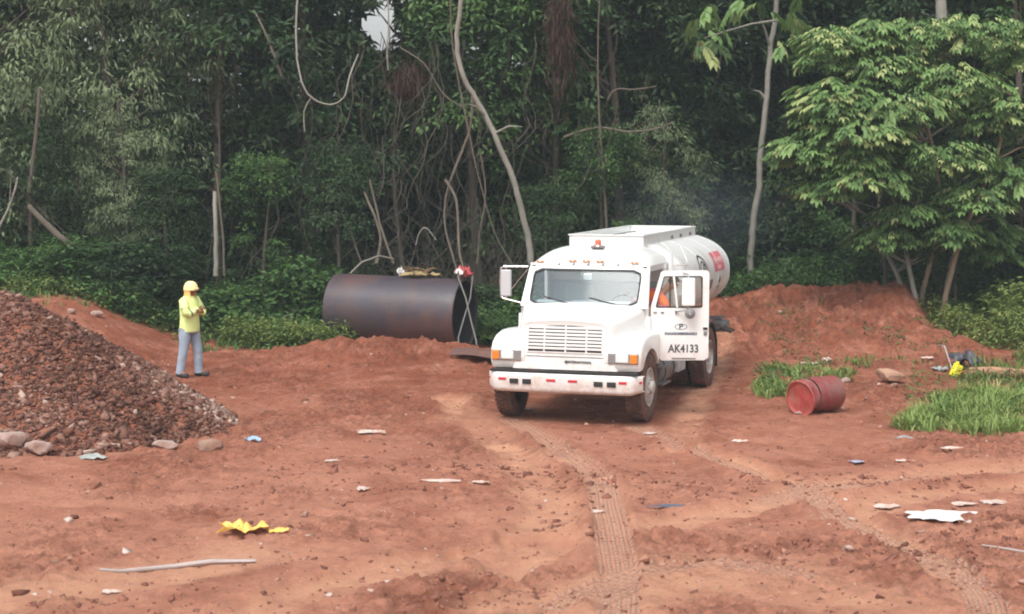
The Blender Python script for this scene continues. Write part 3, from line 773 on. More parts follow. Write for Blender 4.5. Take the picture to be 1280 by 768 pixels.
# door-local: x along the door, +y towards the cab (inside), -y is the outer skin that faces the camera
MB().prism([(.40, 1.69), (.43, 1.69), (.375, 2.18), (.345, 2.18)], -.012, DT + .004, 'y').build('window_divider', TW, door)
MB().box((.305, .02, 1.93), (.018, .03, .50)).build('vent_bar', BLK, door)
wgp = MB(); wgp.ring([(q.x, -.004, q.y) for q in pi_], [(wc[0] + (q.x - wc[0]) * .955, -.004, wc[1] + (q.y - wc[1]) * .93) for q in pi_]); wgp.build('window_seal', BLK, door, thick=.01)
MB().add([(q.x, .025, q.y) for q in pi_], [tuple(range(96))]).build('window_glass', SG, door)
text('AK4133', .175, DRK, door, (.515, -.003, 1.035), (PI / 2, 0, 0), .002, 'lettering', .80, .004)
text('PANASOMBRENARO', .056, BLU, door, (.475, -.003, 1.275), (PI / 2, 0, 0), .002, 'lettering', .95, .003)
lg = text('P', .10, BLU, door, (.475, -.003, 1.385), (PI / 2, 0, 0), .002, 'logo', 1.3, .003)
ov = MB(); 
ov.ring([(.475 + .095 * math.cos(q), -.004, 1.385 + .048 * math.sin(q)) for q in np.linspace(0, 2 * PI, 32, endpoint=False)], [(.475 + .086 * math.cos(q), -.004, 1.385 + .039 * math.sin(q)) for q in np.linspace(0, 2 * PI, 32, endpoint=False)])
ov.build('logo', BLU, door, thick=.002)
MB().box((.52, -.004, .885), (.36, .008, .02)).build('sill_strip', GRY, door)
MB().box((.845, -.012, 1.36), (.07, .024, .035)).build('handle', BLK, door, bevel=.006); MB().box((.845, -.010, 1.285), (.055, .02, .06)).build('lock', GRY, door, bevel=.008)
for x_ in (.06, .17): MB().box((x_ + .02, -.008, 1.61), (.05, .016, .018)).build('hinge', GRY, door)
MB().box((.40, -.012, 1.615), (.035, .03, .05)).build('mirror_mount', GRY, door)
mm = MB().box((.575, -.16, 1.945), (.20, .07, .44)).build('mirror', TW, door, bevel=.025, seg=3)
mb = MB(); mb.tube([(.50, -.01, 2.23), (.575, -.14, 2.215), (.575, -.15, 2.16)], .012, 6); mb.tube([(.40, -.01, 1.62), (.56, -.15, 1.66), (.575, -.16, 1.74)], .012, 6); mb.build('mirror_bracket', CHR, mm)
MB().lathe([(-.02, .02), (-.012, .055), (0, .078), (.015, .08), (.02, .075)], 24, 'y', (.60, -.17, 1.605)).build('convex_mirror', GRY, door, smooth=True)
# hinge-side latch seen by the hood edge
MB().box((1.045, 1.24, 1.20), (.035, .09, .20), Matrix.Rotation(.35, 4, 'X')).build('hood_latch', BLK, truck, bevel=.01)

# tank
TC, TA, TB, Y0, Y1 = 1.93, 1.16, .70, 2.98, 7.42
def tankf(a, b):
    q = 2 * PI * a; e = 2.35
    c, s = math.cos(q), math.sin(q); X = math.copysign(abs(c) ** (2 / e), c); Z = math.copysign(abs(s) ** (2 / e), s)
    if b < .12: t = b / .12; k = math.sqrt(max(0, 1 - (1 - t) ** 2)); k = .0 + k * 1.0; y = Y0 + .30 * t; k = max(k, .001) ** .6
    elif b > .86: t = (1 - b) / .14; k = max(math.sqrt(max(0, 1 - (1 - t) ** 2)), .001) ** .6; y = Y1 - .35 * t
    else: k = 1; y = Y0 + .30 + (Y1 - Y0 - .65) * (b - .12) / .74
    return (X * TA * k, y, TC + Z * TB * k)
tank = MB().grid(tankf, 56, 50, closed=True).build('tank', TANKM, truck, smooth=60)
for y in (3.35, 4.7, 6.0, 7.0):
    MB().grid(lambda a, b: (tankf(a, .5)[0] * 1.006, y + (b - .5) * .05, TC + (tankf(a, .5)[2] - TC) * 1.008), 56, 2, closed=True).build('tank_band', TANKM, tank, thick=.006)
co = MB(); zt = 2.725
for x in (-.72, .50): co.box((x, 5.02, zt - .15), (.03, 4.06, .30))
co.box((-.11, 3.0, zt - .17), (1.25, .03, .36)); co.box((-.11, 7.06, zt - .15), (1.25, .03, .30)); co.box((-.11, 5.0, 2.595), (1.18, 4.0, .02))
for x in (-.72, .50): co.box((x, 5.02, zt + .012), (.06, 4.12, .02))
for y in (3.0, 7.06): co.box((-.11, y, zt + .0115), (1.16, .06, .021))
COAM = co.build('walkway_rim', TW, tank, bevel=.004)
for y in (4.3, 5.2, 6.1): MB().lathe([(0, .24), (.06, .24), (.08, .20), (.10, .05), (.10, .001)], 24, 'z', (-.11, y, 2.605)).build('hatch', TANKM, tank, smooth=30)
for y in (5.1, 5.8, 6.6): MB().box((.517, y, zt - .10), (.012, .16, .06)).build('rim_slot', GRY, tank)
tp = MB(); tp.tube([(.38, 3.2, 2.64), (.38, 6.8, 2.64)], .02, 6); tp.tube([(-.55, 3.2, 2.64), (-.55, 6.8, 2.64)], .02, 6); tp.tube([(-.3, 3.6, 2.66), (.3, 4.1, 2.66)], .018, 6); tp.build('vent_pipe', GRY, tank)
ld = MB(); ld.tube([(.80, 3.05, 2.62), (.98, 3.02, 2.45), (1.02, 3.0, 1.6)], .014, 6); ld.tube([(1.05, 3.35, 2.55), (1.17, 3.30, 2.3), (1.18, 3.3, 1.6)], .014, 6)
for z in (1.75, 2.0, 2.25): ld.tube([(1.02, 3.0, z), (1.18, 3.3, z)], .011, 5)
ld.build('ladder', TANKM, tank)
def on_tank(y, z, off=.006):
    q = abs((z - TC) / TB) ** 2.35; return TA * (1 - q) ** (1 / 2.35) + off
def patch(name, y0, y1, z0, z1, m, off=.006, par=tank):
    return MB().grid(lambda a, b: (on_tank(0, z0 + (z1 - z0) * b, off), y0 + (y1 - y0) * a, z0 + (z1 - z0) * b), 2, 7).build(name, m, par, smooth=True)
REDP = mat('faded red sign', (.62, .16, .19), .5, noise=.15, nscale=6); LRED = mat('pale sign lettering', (.80, .50, .50), .5)
patch('hazard_placard', 5.70, 6.55, 1.98, 2.32, REDP)
def tank_text(body, y, z, size, m, sx=1, name='lettering'):
    q = (z - TC) / TB; nx = abs(q) ** 1.35 / TB * math.copysign(1, q); xx = on_tank(0, z, .012); tilt = math.atan(nx * TA * .9)
    return text(body, size, m, tank, (xx, y, z), (PI / 2 - tilt * .7, 0, PI / 2), .001, name, sx, .004)
tank_text('INFLAMABLE', 6.12, 2.17, .15, LRED, .85); tank_text('DIESEL', 6.12, 2.04, .09, LRED, 1)
# ring logo on tank side
lgm = MB()
for r0, r1 in ((.30, .265), (.20, .175)):
    A_ = [(on_tank(0, 2.03 + r0 * math.sin(q), .010), 4.75 + r0 * 1.1 * math.cos(q), 2.03 + r0 * math.sin(q)) for q in np.linspace(0, 2 * PI, 40, endpoint=False)]
    B_ = [(on_tank(0, 2.03 + r1 * math.sin(q), .010), 4.75 + r1 * 1.1 * math.cos(q), 2.03 + r1 * math.sin(q)) for q in np.linspace(0, 2 * PI, 40, endpoint=False)]
    lgm.ring(A_, B_)
lgm.build('logo', DRK, tank)
tank_text('P', 4.75, 2.03, .40, DRK, 1.0)
for sgn in (1, -1):
    lz = [(1.73, .0), (1.80, .07), (1.90, .0)] if sgn > 0 else [(1.60, .0), (1.69, .05), (1.73, .0)]
    MB().add([(on_tank(0, z, .008), 6.15 + w2, z) for z, w2 in lz] + [(on_tank(0, lz[1][0], .008), 6.15 - lz[1][1], lz[1][0])], [(0, 1, 2, 3)]).build('hazard_diamond', DRK, tank)
patch('data_plate', 5.28, 5.50, 1.68, 1.86, GRY)
hose = MB()

# chassis, axles, wheels
ch = MB()
for x in (-.42, .42): ch.box((x, 4.0, .92), (.09, 7.5, .26))
for y in (1.2, 2.9, 4.2, 6.0, 7.3): ch.box((0, y, .92), (.80, .10, .20))
ch.box((0, .9, .78), (.75, .9, .35)); ch.box((0, 5.1, 1.15), (1.5, 4.1, .16))
CHS = ch.build('chassis', DK, truck)
for y in (.78, 5.15): MB().tube([(-1.0, y, .50), (1.0, y, .50)], .07, 8).build('axle', DK, truck)
MB().lathe([(-.22, .05), (-.15, .19), (0, .22), (.15, .19), (.22, .05)], 16, 'x', (0, 5.15, .5)).build('differential', DK, truck, smooth=True)
for x in (-.42, .42): MB().box((x, .78, .62), (.08, 1.1, .05)).build('leaf_spring', DK, truck)
def tyre_mesh(w_=.27, r=.50):
    m = MB(); h = w_ / 2
    m.lathe([(-h * .8, r * .58), (-h, r * .66), (-h * 1.02, r * .82), (-h * .93, r * .93), (-h * .80, r * .985), (h * .80, r * .985), (h * .93, r * .93), (h * 1.02, r * .82), (h, r * .66), (h * .8, r * .58)], 48)
    for row in (-.36, -.12, .12, .36):
        for k in range(40):
            q = 2 * PI * (k + (.5 if row in (-.12, .36) else 0)) / 40
            M = Matrix.Rotation(q, 4, 'X')
            m.box(M @ Vector((row * w_ * 1.0, 0, r * .99)), (w_ * .20, r * .095, .022), M)
    return m.mesh('tyre', smooth=35)
TM = tyre_mesh(.27, .53)
def rim_mesh(front=True):
    m = MB()
    if front: m.lathe([(.125, .305), (.13, .285), (.06, .27), (.05, .20), (.12, .17), (.13, .10), (.19, .095), (.20, .06), (.20, .001)], 32)
    else: m.lathe([(.125, .305), (.13, .285), (-.02, .27), (-.04, .20), (-.08, .14), (-.08, .10), (.12, .095), (.13, .07), (.13, .001)], 32)
    for k in range(10):
        q = 2 * PI * k / 10; m.tube([((.10 if front else -.07), .135 * math.cos(q), .135 * math.sin(q)), ((.15 if front else -.03), .135 * math.cos(q), .135 * math.sin(q))], .014, 6)
    return m.mesh('rim', smooth=35)
RF, RR = rim_mesh(True), rim_mesh(False)
TM.materials.append(TYRE); RF.materials.append(RIM); RR.materials.append(RIM)
def wheel(x, y, side, rm):
    e = bpy.data.objects.new('wheel', TM); COL.objects.link(e); e.parent = truck; e.location = (x, y, .50)
    e.rotation_euler = (random.random() * 6, 0, 0 if side > 0 else PI)
    r_ = bpy.data.objects.new('rim', rm); COL.objects.link(r_); r_.parent = e
for s in (-1, 1):
    wheel(s * 1.02, .78, s, RF); wheel(s * 1.06, 5.15, s, RR); wheel(s * .74, 5.15, s, RR)
# fenders over rear wheels, fuel tank, battery box, steps, mud flaps
for s in (-1, 1):
    MB().grid(lambda a, b: (s * (.58 + b * .62), 5.15 + .62 * math.cos(PI * a), .52 + .60 * math.sin(PI * a)), 16, 2).build('rear_fender', DK, truck, thick=.015, smooth=True)
    MB().box((s * .90, 5.86, .50), (.56, .015, .50)).build('mud_flap', BLK, truck)
ft = MB().lathe([(-.5, .001), (-.5, .22), (-.46, .26), (.46, .26), (.5, .22), (.5, .001)], 24, 'y', (.80, 2.55, .58)).build('fuel_tank', GRY, truck, smooth=35)
for y in (2.25, 2.85): MB().lathe([(-.03, .266), (.03, .266)], 24, 'y', (.80, y, .58)).build('strap', BLK, ft, thick=.006)
for z, w_ in ((.40, .32), (.66, .26)): MB().box((1.02, 2.1, z), (w_ * .6, .5, .03)).build('step', GRY, truck, bevel=.005)
bb = MB().box((.82, 3.45, .72), (.50, .50, .55)).build('battery_box', mat('pale grey box', (.42, .43, .43), .6, dirt=(.22, .11, .08), dirt_amt=.35), truck, bevel=.015)
MB().box((-.82, 2.6, .62), (.45, .9, .45)).build('tool_box', GRY, truck, bevel=.015)
MB().tube([(1.02, 4.0, .62), (1.05, 4.55, .40)], .05, 8).build('air_line', DK, truck)
tl = MB(); tl.box((0, 7.55, .78), (2.05, .10, .13)); tl.box((0, 7.35, 1.00), (2.0, .4, .04)); tl.build('rear_bumper', GRY, truck, bevel=.01)
MB().box((.98, 7.0, .90), (.30, .55, .15)).build('pump_cabinet', GRY, truck, bevel=.02)
for s in (-1, 1): MB().box((s * .95, 7.69, .82), (.2, .05, .09)).build('tail_light', RED, truck)
MB().box((1.22, 6.6, .86), (.20, .45, .03), Matrix.Rotation(.35, 4, 'Y')).build('hose_tray', DK, truck)

# ------------------------------------------------------------------ people
def skin(name, nodes, edges, root, inflate=0, only=None, sub=2):
    names = [n for n in nodes if only is None or n in only]; ix = {n: i for i, n in enumerate(names)}
    me = bpy.data.meshes.new(name); me.from_pydata([nodes[n][0] for n in names], [(ix[a], ix[b]) for a, b in edges if a in ix and b in ix], [])
    o = bpy.data.objects.new(name, me); COL.objects.link(o)
    mo = o.modifiers.new('s', 'SKIN'); mo.use_smooth_shade = True; sv = me.skin_vertices[0].data
    for n in names:
        r = nodes[n][1]; r = r if isinstance(r, tuple) else (r, r)
        sv[ix[n]].radius = (r[0] + inflate, r[1] + inflate); sv[ix[n]].use_root = (n == root or (root not in ix and ix[n] == 0))
    m2 = o.modifiers.new('b', 'SUBSURF'); m2.levels = sub; m2.render_levels = sub
    bpy.context.view_layer.update()
    out = bpy.data.meshes.new_from_object(o.evaluated_get(bpy.context.evaluated_depsgraph_get())); bpy.data.objects.remove(o); out.name = name
    for p_ in out.polygons: p_.use_smooth = True
    return out
SKINM = mat('brown skin', (.30, .12, .06), .6); SKE = [('pelvis', 'waist'), ('waist', 'chest'), ('chest', 'neck'), ('neck', 'head'), ('head', 'crown'),
    ('pelvis', 'hipl'), ('hipl', 'kneel'), ('kneel', 'anklel'), ('anklel', 'toel'), ('pelvis', 'hipr'), ('hipr', 'kneer'), ('kneer', 'ankler'), ('ankler', 'toer'),
    ('chest', 'shol'), ('shol', 'elbl'), ('elbl', 'wril'), ('wril', 'hanl'), ('chest', 'shor'), ('shor', 'elbr'), ('elbr', 'wrir'), ('wrir', 'hanr')]
def fingers(hand, direc, nrm, curl=.6):
    """five tapered fingers from the palm"""
    m = MB(); d = Vector(direc).normalized(); n_ = Vector(nrm).normalized(); s_ = d.cross(n_)
    for k, L in enumerate((.07, .078, .072, .058)):
        b_ = Vector(hand) + s_ * ((k - 1.5) * .019) + d * .02
        p1 = b_ + d * L * .45 + n_ * L * .12 * curl; p2 = p1 + (d * .8 + n_ * curl) .normalized() * L * .32; p3 = p2 + (d * .3 + n_ * curl).normalized() * L * .25
        m.tube([b_, p1, p2, p3], [.0095, .009, .008, .006], 6)
    b_ = Vector(hand) + s_ * -.03 - d * .01
    m.tube([b_, b_ + (d * .5 - s_ * .8) * .03, b_ + (d * .9 - s_ * .6) * .055], [.011, .010, .007], 6)
    return m
def join_meshes(name, mes, mats):
    bm = bmesh.new()
    for m_ in mes: bm.from_mesh(m_)
    me = bpy.data.meshes.new(name); bm.to_mesh(me); bm.free(); me.materials.append(mats)
    for p_ in me.polygons: p_.use_smooth = True
    return me
def head_detail(c, fwd, r=.1):
    """nose, ears, brow and mouth as small volumes on the head"""
    f = Vector(fwd).normalized(); up = Vector((0, 0, 1)); s_ = f.cross(up); m = MB()
    m.tube([c + f * .085 + up * .02, c + f * .108 - up * .012, c + f * .09 - up * .025], [.009, .014, .012], 6)
    for q in (-1, 1): m.tube([c + s_ * q * .078 + up * .015, c + s_ * q * .09 - up * .01, c + s_ * q * .08 - up * .035], [.012, .014, .008], 6)
    m.tube([c + f * .088 - up * .048 - s_ * .022, c + f * .093 - up * .048, c + f * .088 - up * .048 + s_ * .022], [.005, .008, .005], 6)
    return m

# worker standing with crossed arms, turned to the right of the frame and slightly towards the camera
wp_ = onG(237, 471); wk = empty('person', wp_, 0)
tag(wk, 'person in a yellow high-visibility shirt, orange hood and pale hard hat, arms crossed', 'person')
F3 = Vector((.92, -.38, 0))   # facing
LT = Vector((.38, .92, 0))    # his left (away from camera)
def W(f, l, z): v = F3 * f + LT * l; return (v.x, v.y, z)
nodes = {'pelvis': (W(0, 0, .93), (.145, .12)), 'waist': (W(.01, 0, 1.08), (.135, .115)), 'chest': (W(0, 0, 1.32), (.150, .12)), 'neck': (W(.02, 0, 1.49), .058),
    'head': (W(.055, 0, 1.60), (.082, .088)), 'crown': (W(.05, 0, 1.70), (.075, .08)),
    'hipl': (W(.02, .10, .87), .095), 'kneel': (W(.10, .13, .49), .062), 'anklel': (W(.10, .15, .10), .045), 'toel': (W(.26, .18, .045), .036),
    'hipr': (W(-.01, -.10, .87), .095), 'kneer': (W(-.03, -.14, .49), .062), 'ankler': (W(-.09, -.17, .10), .045), 'toer': (W(.07, -.21, .045), .036),
    'shol': (W(.02, .19, 1.41), .062), 'elbl': (W(.13, .27, 1.15), .046), 'wril': (W(.27, .05, 1.19), .033), 'hanl': (W(.27, -.06, 1.21), .030),
    'shor': (W(.02, -.19, 1.41), .062), 'elbr': (W(.12, -.27, 1.14), .046), 'wrir': (W(.24, -.04, 1.24), .033), 'hanr': (W(.26, .07, 1.25), .030)}
bm_ = skin('body', nodes, SKE, 'pelvis'); f1 = fingers(nodes['hanl'][0], W(.05, -1, .05), W(-1, -.1, 0), .5).mesh('f'); f2 = fingers(nodes['hanr'][0], W(.1, 1, 0), W(-1, 0, -.3), .5).mesh('f')
hd = head_detail(Vector(nodes['head'][0]), F3).mesh('f')
link('body', join_meshes('body', [bm_, f1, f2, hd], SKINM), None, wk)
HV_ = mat('high-visibility yellow', (.78, .90, .34), .7, noise=.12, nscale=9, bump=.9, bscale=7); JE = mat('blue jeans', (.33, .40, .50), .85, bump=1, bscale=8, noise=.3, nscale=7, dirt=(.30, .20, .16), dirt_amt=.25, dscale=6)
def loft(secs, n=20, cap=True, ax=None):
    """secs: (centre, half-depth, half-width); oriented on the worker's own axes"""
    m = MB(); vs = []; K = len(secs)
    for c, rf, rl in secs:
        c = Vector(c)
        for j in range(n): q = 2 * PI * j / n; vs.append(c + F3 * (math.cos(q) * rf) + LT * (math.sin(q) * rl))
    fs = [(i * n + j, i * n + (j + 1) % n, (i + 1) * n + (j + 1) % n, (i + 1) * n + j) for i in range(K - 1) for j in range(n)]
    if cap: fs += [tuple(range(n))[::-1], tuple((K - 1) * n + j for j in range(n))]
    return m.add(vs, fs)
sh_ = loft([(W(.01, 0, .83), .165, .205), (W(.015, 0, .90), .172, .212), (W(.02, 0, 1.0), .168, .200), (W(.02, 0, 1.12), .165, .190), (W(.015, 0, 1.25), .165, .205), (W(.01, 0, 1.36), .150, .215), (W(.01, 0, 1.43), .115, .185), (W(.015, 0, 1.475), .085, .10), (W(.02, 0, 1.50), .07, .07)])
for s_, sg in (('l', 1), ('r', -1)):
    S0, E0, W0 = Vector(W(.01, sg * .15, 1.40)), Vector(nodes['elb' + s_][0]), Vector(nodes['wri' + s_][0])
    sh_.tube([S0, Vector(nodes['sho' + s_][0]) + Vector((0, 0, -.02)), Vector(nodes['sho' + s_][0]).lerp(E0, .5), E0 + Vector((0, 0, .02)), E0.lerp(W0, .18), E0.lerp(W0, .6), W0], [.07, .088, .078, .070, .068, .058, .048], 14)
sm_ = sh_.mesh('shirt', smooth=80)
link('shirt', sm_, HV_, wk)
jn = loft([(W(.0, 0, .78), .135, .16), (W(.0, 0, .86), .150, .185), (W(.01, 0, .96), .145, .18)])
for s_ in 'lr':
    H0, K0, A0 = [Vector(nodes[k_ + s_][0]) for k_ in ('hip', 'knee', 'ankle')]
    jn.tube([H0 + Vector((0, 0, .02)), H0.lerp(K0, .3), H0.lerp(K0, .7), K0, K0.lerp(A0, .4), K0.lerp(A0, .8), A0 + Vector((0, 0, -.035))], [.115, .108, .092, .084, .082, .078, .080], 14)
link('jeans', jn.mesh('jeans', smooth=80), JE, wk)
SHO = mat('dark shoes', (.05, .045, .045), .8)
for a_, b_ in (('anklel', 'toel'), ('ankler', 'toer')):
    A_, B_ = Vector(nodes[a_][0]), Vector(nodes[b_][0]); dd_ = (B_ - A_); dd_.z = 0; dd_.normalize()
    m_ = MB(); m_.tube([A_ - dd_ * .07 + Vector((0, 0, -.05)), A_ + Vector((0, 0, -.045)), A_ + dd_ * .12 + Vector((0, 0, -.055)), B_ + dd_ * .03 + Vector((0, 0, .0))], [.045, .054, .05, .036], 10)
    m_.tube([A_ + Vector((0, 0, -.04)), A_ + Vector((0, 0, .03))], [.055, .052], 10); m_.build('shoe', SHO, wk, smooth=60)
# grey reflective tape on the sleeves
TAPE = mat('reflective tape', (.16, .20, .16), .5)
for s in ('l', 'r'):
    A_, B_ = Vector(nodes['sho' + s][0]), Vector(nodes['elb' + s][0]); p0, p1 = A_.lerp(B_, .55), A_.lerp(B_, .68)
    MB().tube([p0, p1], [.078, .076], 14, False).build('sleeve_tape', TAPE, wk, smooth=60)
    A_, B_ = Vector(nodes['elb' + s][0]), Vector(nodes['wri' + s][0]); p0, p1 = A_.lerp(B_, .28), A_.lerp(B_, .42)
    MB().tube([p0, p1], [.066, .065], 14, False).build('sleeve_tape', TAPE, wk, smooth=60)
hc = Vector(nodes['head'][0])
# hood: cloth that wraps head and neck, open at the face
def hoodcl(a, b):
    q = R(62) + a * R(236); z = -.20 + b * .30; r = .118 + (.04 * (1 - b / .35) ** 1.5 if b < .35 else 0) - (.03 * ((b - .7) / .3) ** 2 if b > .7 else 0)
    v = F3 * (math.cos(q) * r) + LT * (math.sin(q) * r * .92); return hc + v + Vector((0, 0, z)) - F3 * .01
MB().grid(hoodcl, 24, 10).build('hood', mat('orange hood', (.93, .50, .16), .7), wk, smooth=80, thick=.008)
def hatf(a, b):
    q = 2 * PI * a; t = b * PI / 2; r = .124 * math.cos(t) ** .8; z = -.02 + .165 * math.sin(t)
    v = F3 * (math.cos(q) * r * 1.12) + LT * (math.sin(q) * r); return hc + v + Vector((0, 0, z))
hat = MB().grid(hatf, 24, 9, closed=True).build('hard_hat', mat('pale yellow helmet', (.95, .76, .36), .6), wk, smooth=80, thick=.006)
MB().grid(lambda a, b: hc + F3 * (math.cos((a - .5) * PI) * (.123 + .03 * b * math.cos((a - .5) * PI)) * 1.05) + LT * (math.sin((a - .5) * PI) * .118) + Vector((0, 0, .025 - .012 * b)), 16, 3).build('brim', MATS['pale yellow helmet'], hat, thick=.006)

# driver: seated, twisting and leaning out of the open doorway to look back
def TL(x, y, z): return truck_M @ Vector((x, y, z))
truck_M = Matrix.Translation((.79, 26.62, 0)) @ Matrix.Rotation(TY, 4, 'Z')
dp = empty('person', TL(.55, 2.2, 1.30), TY); tag(dp, 'driver in an orange vest leaning out of the open truck doorway', 'person')
def D(x, y, z): return (x - .55, y - 2.2, z - 1.30)
dn = {'pelvis': (D(.52, 2.22, 1.40), .13), 'waist': (D(.62, 2.24, 1.53), .125), 'chest': (D(.84, 2.26, 1.72), .14), 'neck': (D(1.02, 2.33, 1.88), .055), 'head': (D(1.13, 2.38, 1.97), .085), 'crown': (D(1.17, 2.40, 2.06), .078),
    'hipl': (D(.62, 2.15, 1.38), .09), 'kneel': (D(.68, 1.78, 1.42), .065), 'anklel': (D(.66, 1.62, 1.02), .045), 'toel': (D(.66, 1.48, .95), .04),
    'hipr': (D(.42, 2.15, 1.38), .09), 'kneer': (D(.38, 1.78, 1.42), .065), 'ankler': (D(.38, 1.62, 1.02), .045), 'toer': (D(.38, 1.48, .95), .04),
    'shol': (D(1.00, 2.12, 1.80), .065), 'elbl': (D(1.14, 1.98, 1.60), .048), 'wril': (D(1.05, 1.75, 1.66), .034), 'hanl': (D(1.0, 1.66, 1.68), .032),
    'shor': (D(.74, 2.10, 1.82), .065), 'elbr': (D(.66, 1.90, 1.66), .048), 'wrir': (D(.60, 1.80, 1.80), .034), 'hanr': (D(.57, 1.78, 1.84), .032)}
bm_ = skin('body', dn, SKE, 'pelvis'); f1 = fingers(dn['hanl'][0], (-.2, -1, .1), (-1, .1, 0), .7).mesh('f'); f2 = fingers(dn['hanr'][0], (-.2, -.2, 1), (-.3, -1, 0), .9).mesh('f')
hd = head_detail(Vector(dn['head'][0]), Vector((.7, .7, 0))).mesh('f')
link('body', join_meshes('body', [bm_, f1, f2, hd], SKINM), None, dp)
link('vest', skin('vest', dn, SKE, 'pelvis', .034, {'pelvis', 'waist', 'chest', 'shol', 'shor', 'elbl'}), mat('orange vest', (.95, .17, .02), .6), dp)
link('shirt', skin('shirt', dn, SKE, 'chest', .018, {'chest', 'shol', 'shor', 'elbl', 'elbr', 'wril', 'wrir'}), mat('pink red shirt', (.60, .14, .18), .8), dp)
link('trousers', skin('trousers', dn, SKE, 'pelvis', .02, {'pelvis', 'hipl', 'hipr', 'kneel', 'kneer', 'anklel', 'ankler'}), JE, dp)
hh = Vector(dn['head'][0]) + Vector((.03, 0, .03))
MB().grid(lambda a, b: hh + Vector((math.cos(2 * PI * a) * .098 * math.cos(b * PI / 2), math.sin(2 * PI * a) * .10 * math.cos(b * PI / 2), .02 + .10 * math.sin(b * PI / 2))), 16, 7, closed=True).build('hair', mat('black hair', (.015, .012, .01), .6), dp, smooth=80)
#@@PART2
# ------------------------------------------------------------------ steel pipe, drum and litter
RUST = mat('rusted black pipe steel', (.052, .044, .056), .42, spec=.5, noise=.3, nscale=2.2, dirt=(.12, .058, .045), dirt_amt=.48, dscale=1.0, bump=.25, bscale=30)
RUSTIN = mat('pipe lining', (.015, .013, .016), .8, noise=.3)
pc = px(500, 390, 36.2); pr = .735
pa = Vector((math.cos(R(-19.5)), math.sin(R(-19.5)), -.035)).normalized(); pL = 2.86
pipe = empty('steel_pipe', (pc.x, pc.y, pc.z - pr)); tag(pipe, 'large rusty black steel pipe lying on the red berm at the forest edge', 'pipe')
pipe.rotation_euler = (0, .02, R(-19.5))
pm = MB(); T_ = .03
def wob(i, j): return 1 + .006 * math.sin(j * 2.1 + i * 1.3)
rows = [-pL / 2, -pL / 2 + .02, -.9, -.3, .3, .9, pL / 2 - .02, pL / 2]
pm.lathe([(a, pr * (1 if 0 < i < 7 else .997)) for i, a in enumerate(rows)], 72, 'x', (0, 0, pr))
pm.lathe([(a, pr - T_) for a in rows], 72, 'x', (0, 0, pr)); 
for a in (-pL / 2, pL / 2): pm.lathe([(a, pr * .997), (a, pr - T_)], 72, 'x', (0, 0, pr))
pm.build('barrel', RUST, pipe, smooth=60)
MB().lathe([(a, pr - T_ - .004) for a in (-pL / 2 + .05, 0, pL / 2 - .05)], 60, 'x', (0, 0, pr)).build('lining', RUSTIN, pipe, smooth=60)
MB().lathe([(-.012, pr + .001), (-.006, pr + .004), (.006, pr + .004), (.012, pr + .001)], 72, 'x', (-.02, 0, pr)).build('weld_seam', RUST, pipe, smooth=60)
MB().lathe([(pL / 2 - .05, pr + .001), (pL / 2 - .05, pr + .012), (pL / 2 - .005, pr + .012), (pL / 2 - .005, pr + .001)], 72, 'x', (0, 0, pr)).build('end_ring', RUST, pipe, smooth=40)
def ptop(t, ang=0, dz=0):
    M = Matrix.Translation(pipe.location) @ Euler(pipe.rotation_euler).to_matrix().to_4x4()
    return M @ Vector((t, -math.sin(ang) * (pr + dz), pr + math.cos(ang) * (pr + dz)))
# dead leaves and twigs lying on the pipe
CABM = mat('grey cable', (.16, .155, .15), .5); REDR = mat('red rag', (.42, .07, .07), .8, noise=.3, nscale=12); WHR = mat('white rag', (.72, .70, .68), .8)
DRY = mat('dry leaves', (.30, .22, .10), .8, noise=.4, nscale=9)
def rag(name, label, cat, c, sx, sy, sz, m, seed, rz=0, n=16, group=None, flat=.25, fold=3.2, kind=None):
    """crumpled sheet with an uneven outline"""
    b = MB(); rnd = random.Random(seed)
    off = rnd.random() * 50
    def f(a, q):
        an = 2 * PI * a; r = q * (.45 + .8 * float(vn(np.array(math.cos(an) * 2.6 + off), np.array(math.sin(an) * 2.6), seed)) + .14 * float(vn(np.array(math.cos(an) * 7 + off), np.array(math.sin(an) * 7), seed)))
        x, y = math.cos(an) * r, math.sin(an) * r
        z = float(vn(np.array(x * fold + off), np.array(y * fold), seed + 1)) + .5 * float(vn(np.array(x * fold * 2.3 + off), np.array(y * fold * 2.3), seed + 2))
        return (x * sx, y * sy, z * sz * (1 - flat * q) + .004)
    b.grid(f, n * 2, n // 2, closed=True)
    me = b.mesh(name, smooth=45, thick=.004); o = link(name, me, m, None, c, (0, 0, rz))
    return tag(o, label, cat, group)
rag('rag', 'red and pink rag caught on the open end of the steel pipe', 'rag', ptop(1.38, .05, .0) , .20, .14, .26, REDR, 5)
rag('rag', 'small white scrap resting on the red rag at the pipe end', 'rag', ptop(1.36, .25, .10), .09, .07, .12, WHR, 6)
rag('dry_frond', 'clump of dry brown leaves lying on top of the steel pipe', 'dead leaves', ptop(.42, .1), .42, .16, .12, DRY, 7, n=20, fold=5)
rag('plastic_scrap', 'small white plastic scrap standing on top of the steel pipe', 'litter', ptop(.02, .1), .07, .06, .20, WHR, 8)
tw = MB()
for i in range(7):
    a = ptop(.25 + .1 * i * random.random(), .1, .02); tw.tube([a, a + Vector((random.uniform(-.25, .3), 0, random.uniform(.1, .2))), a + Vector((random.uniform(-.4, .5), random.uniform(-.1, .1), random.uniform(.1, .35)))], [.012, .01, .004], 5)
tag(tw.build('twig', mat('brown twig', (.22, .14, .07), .9), None), 'brown dry twigs resting on top of the steel pipe', 'twigs')
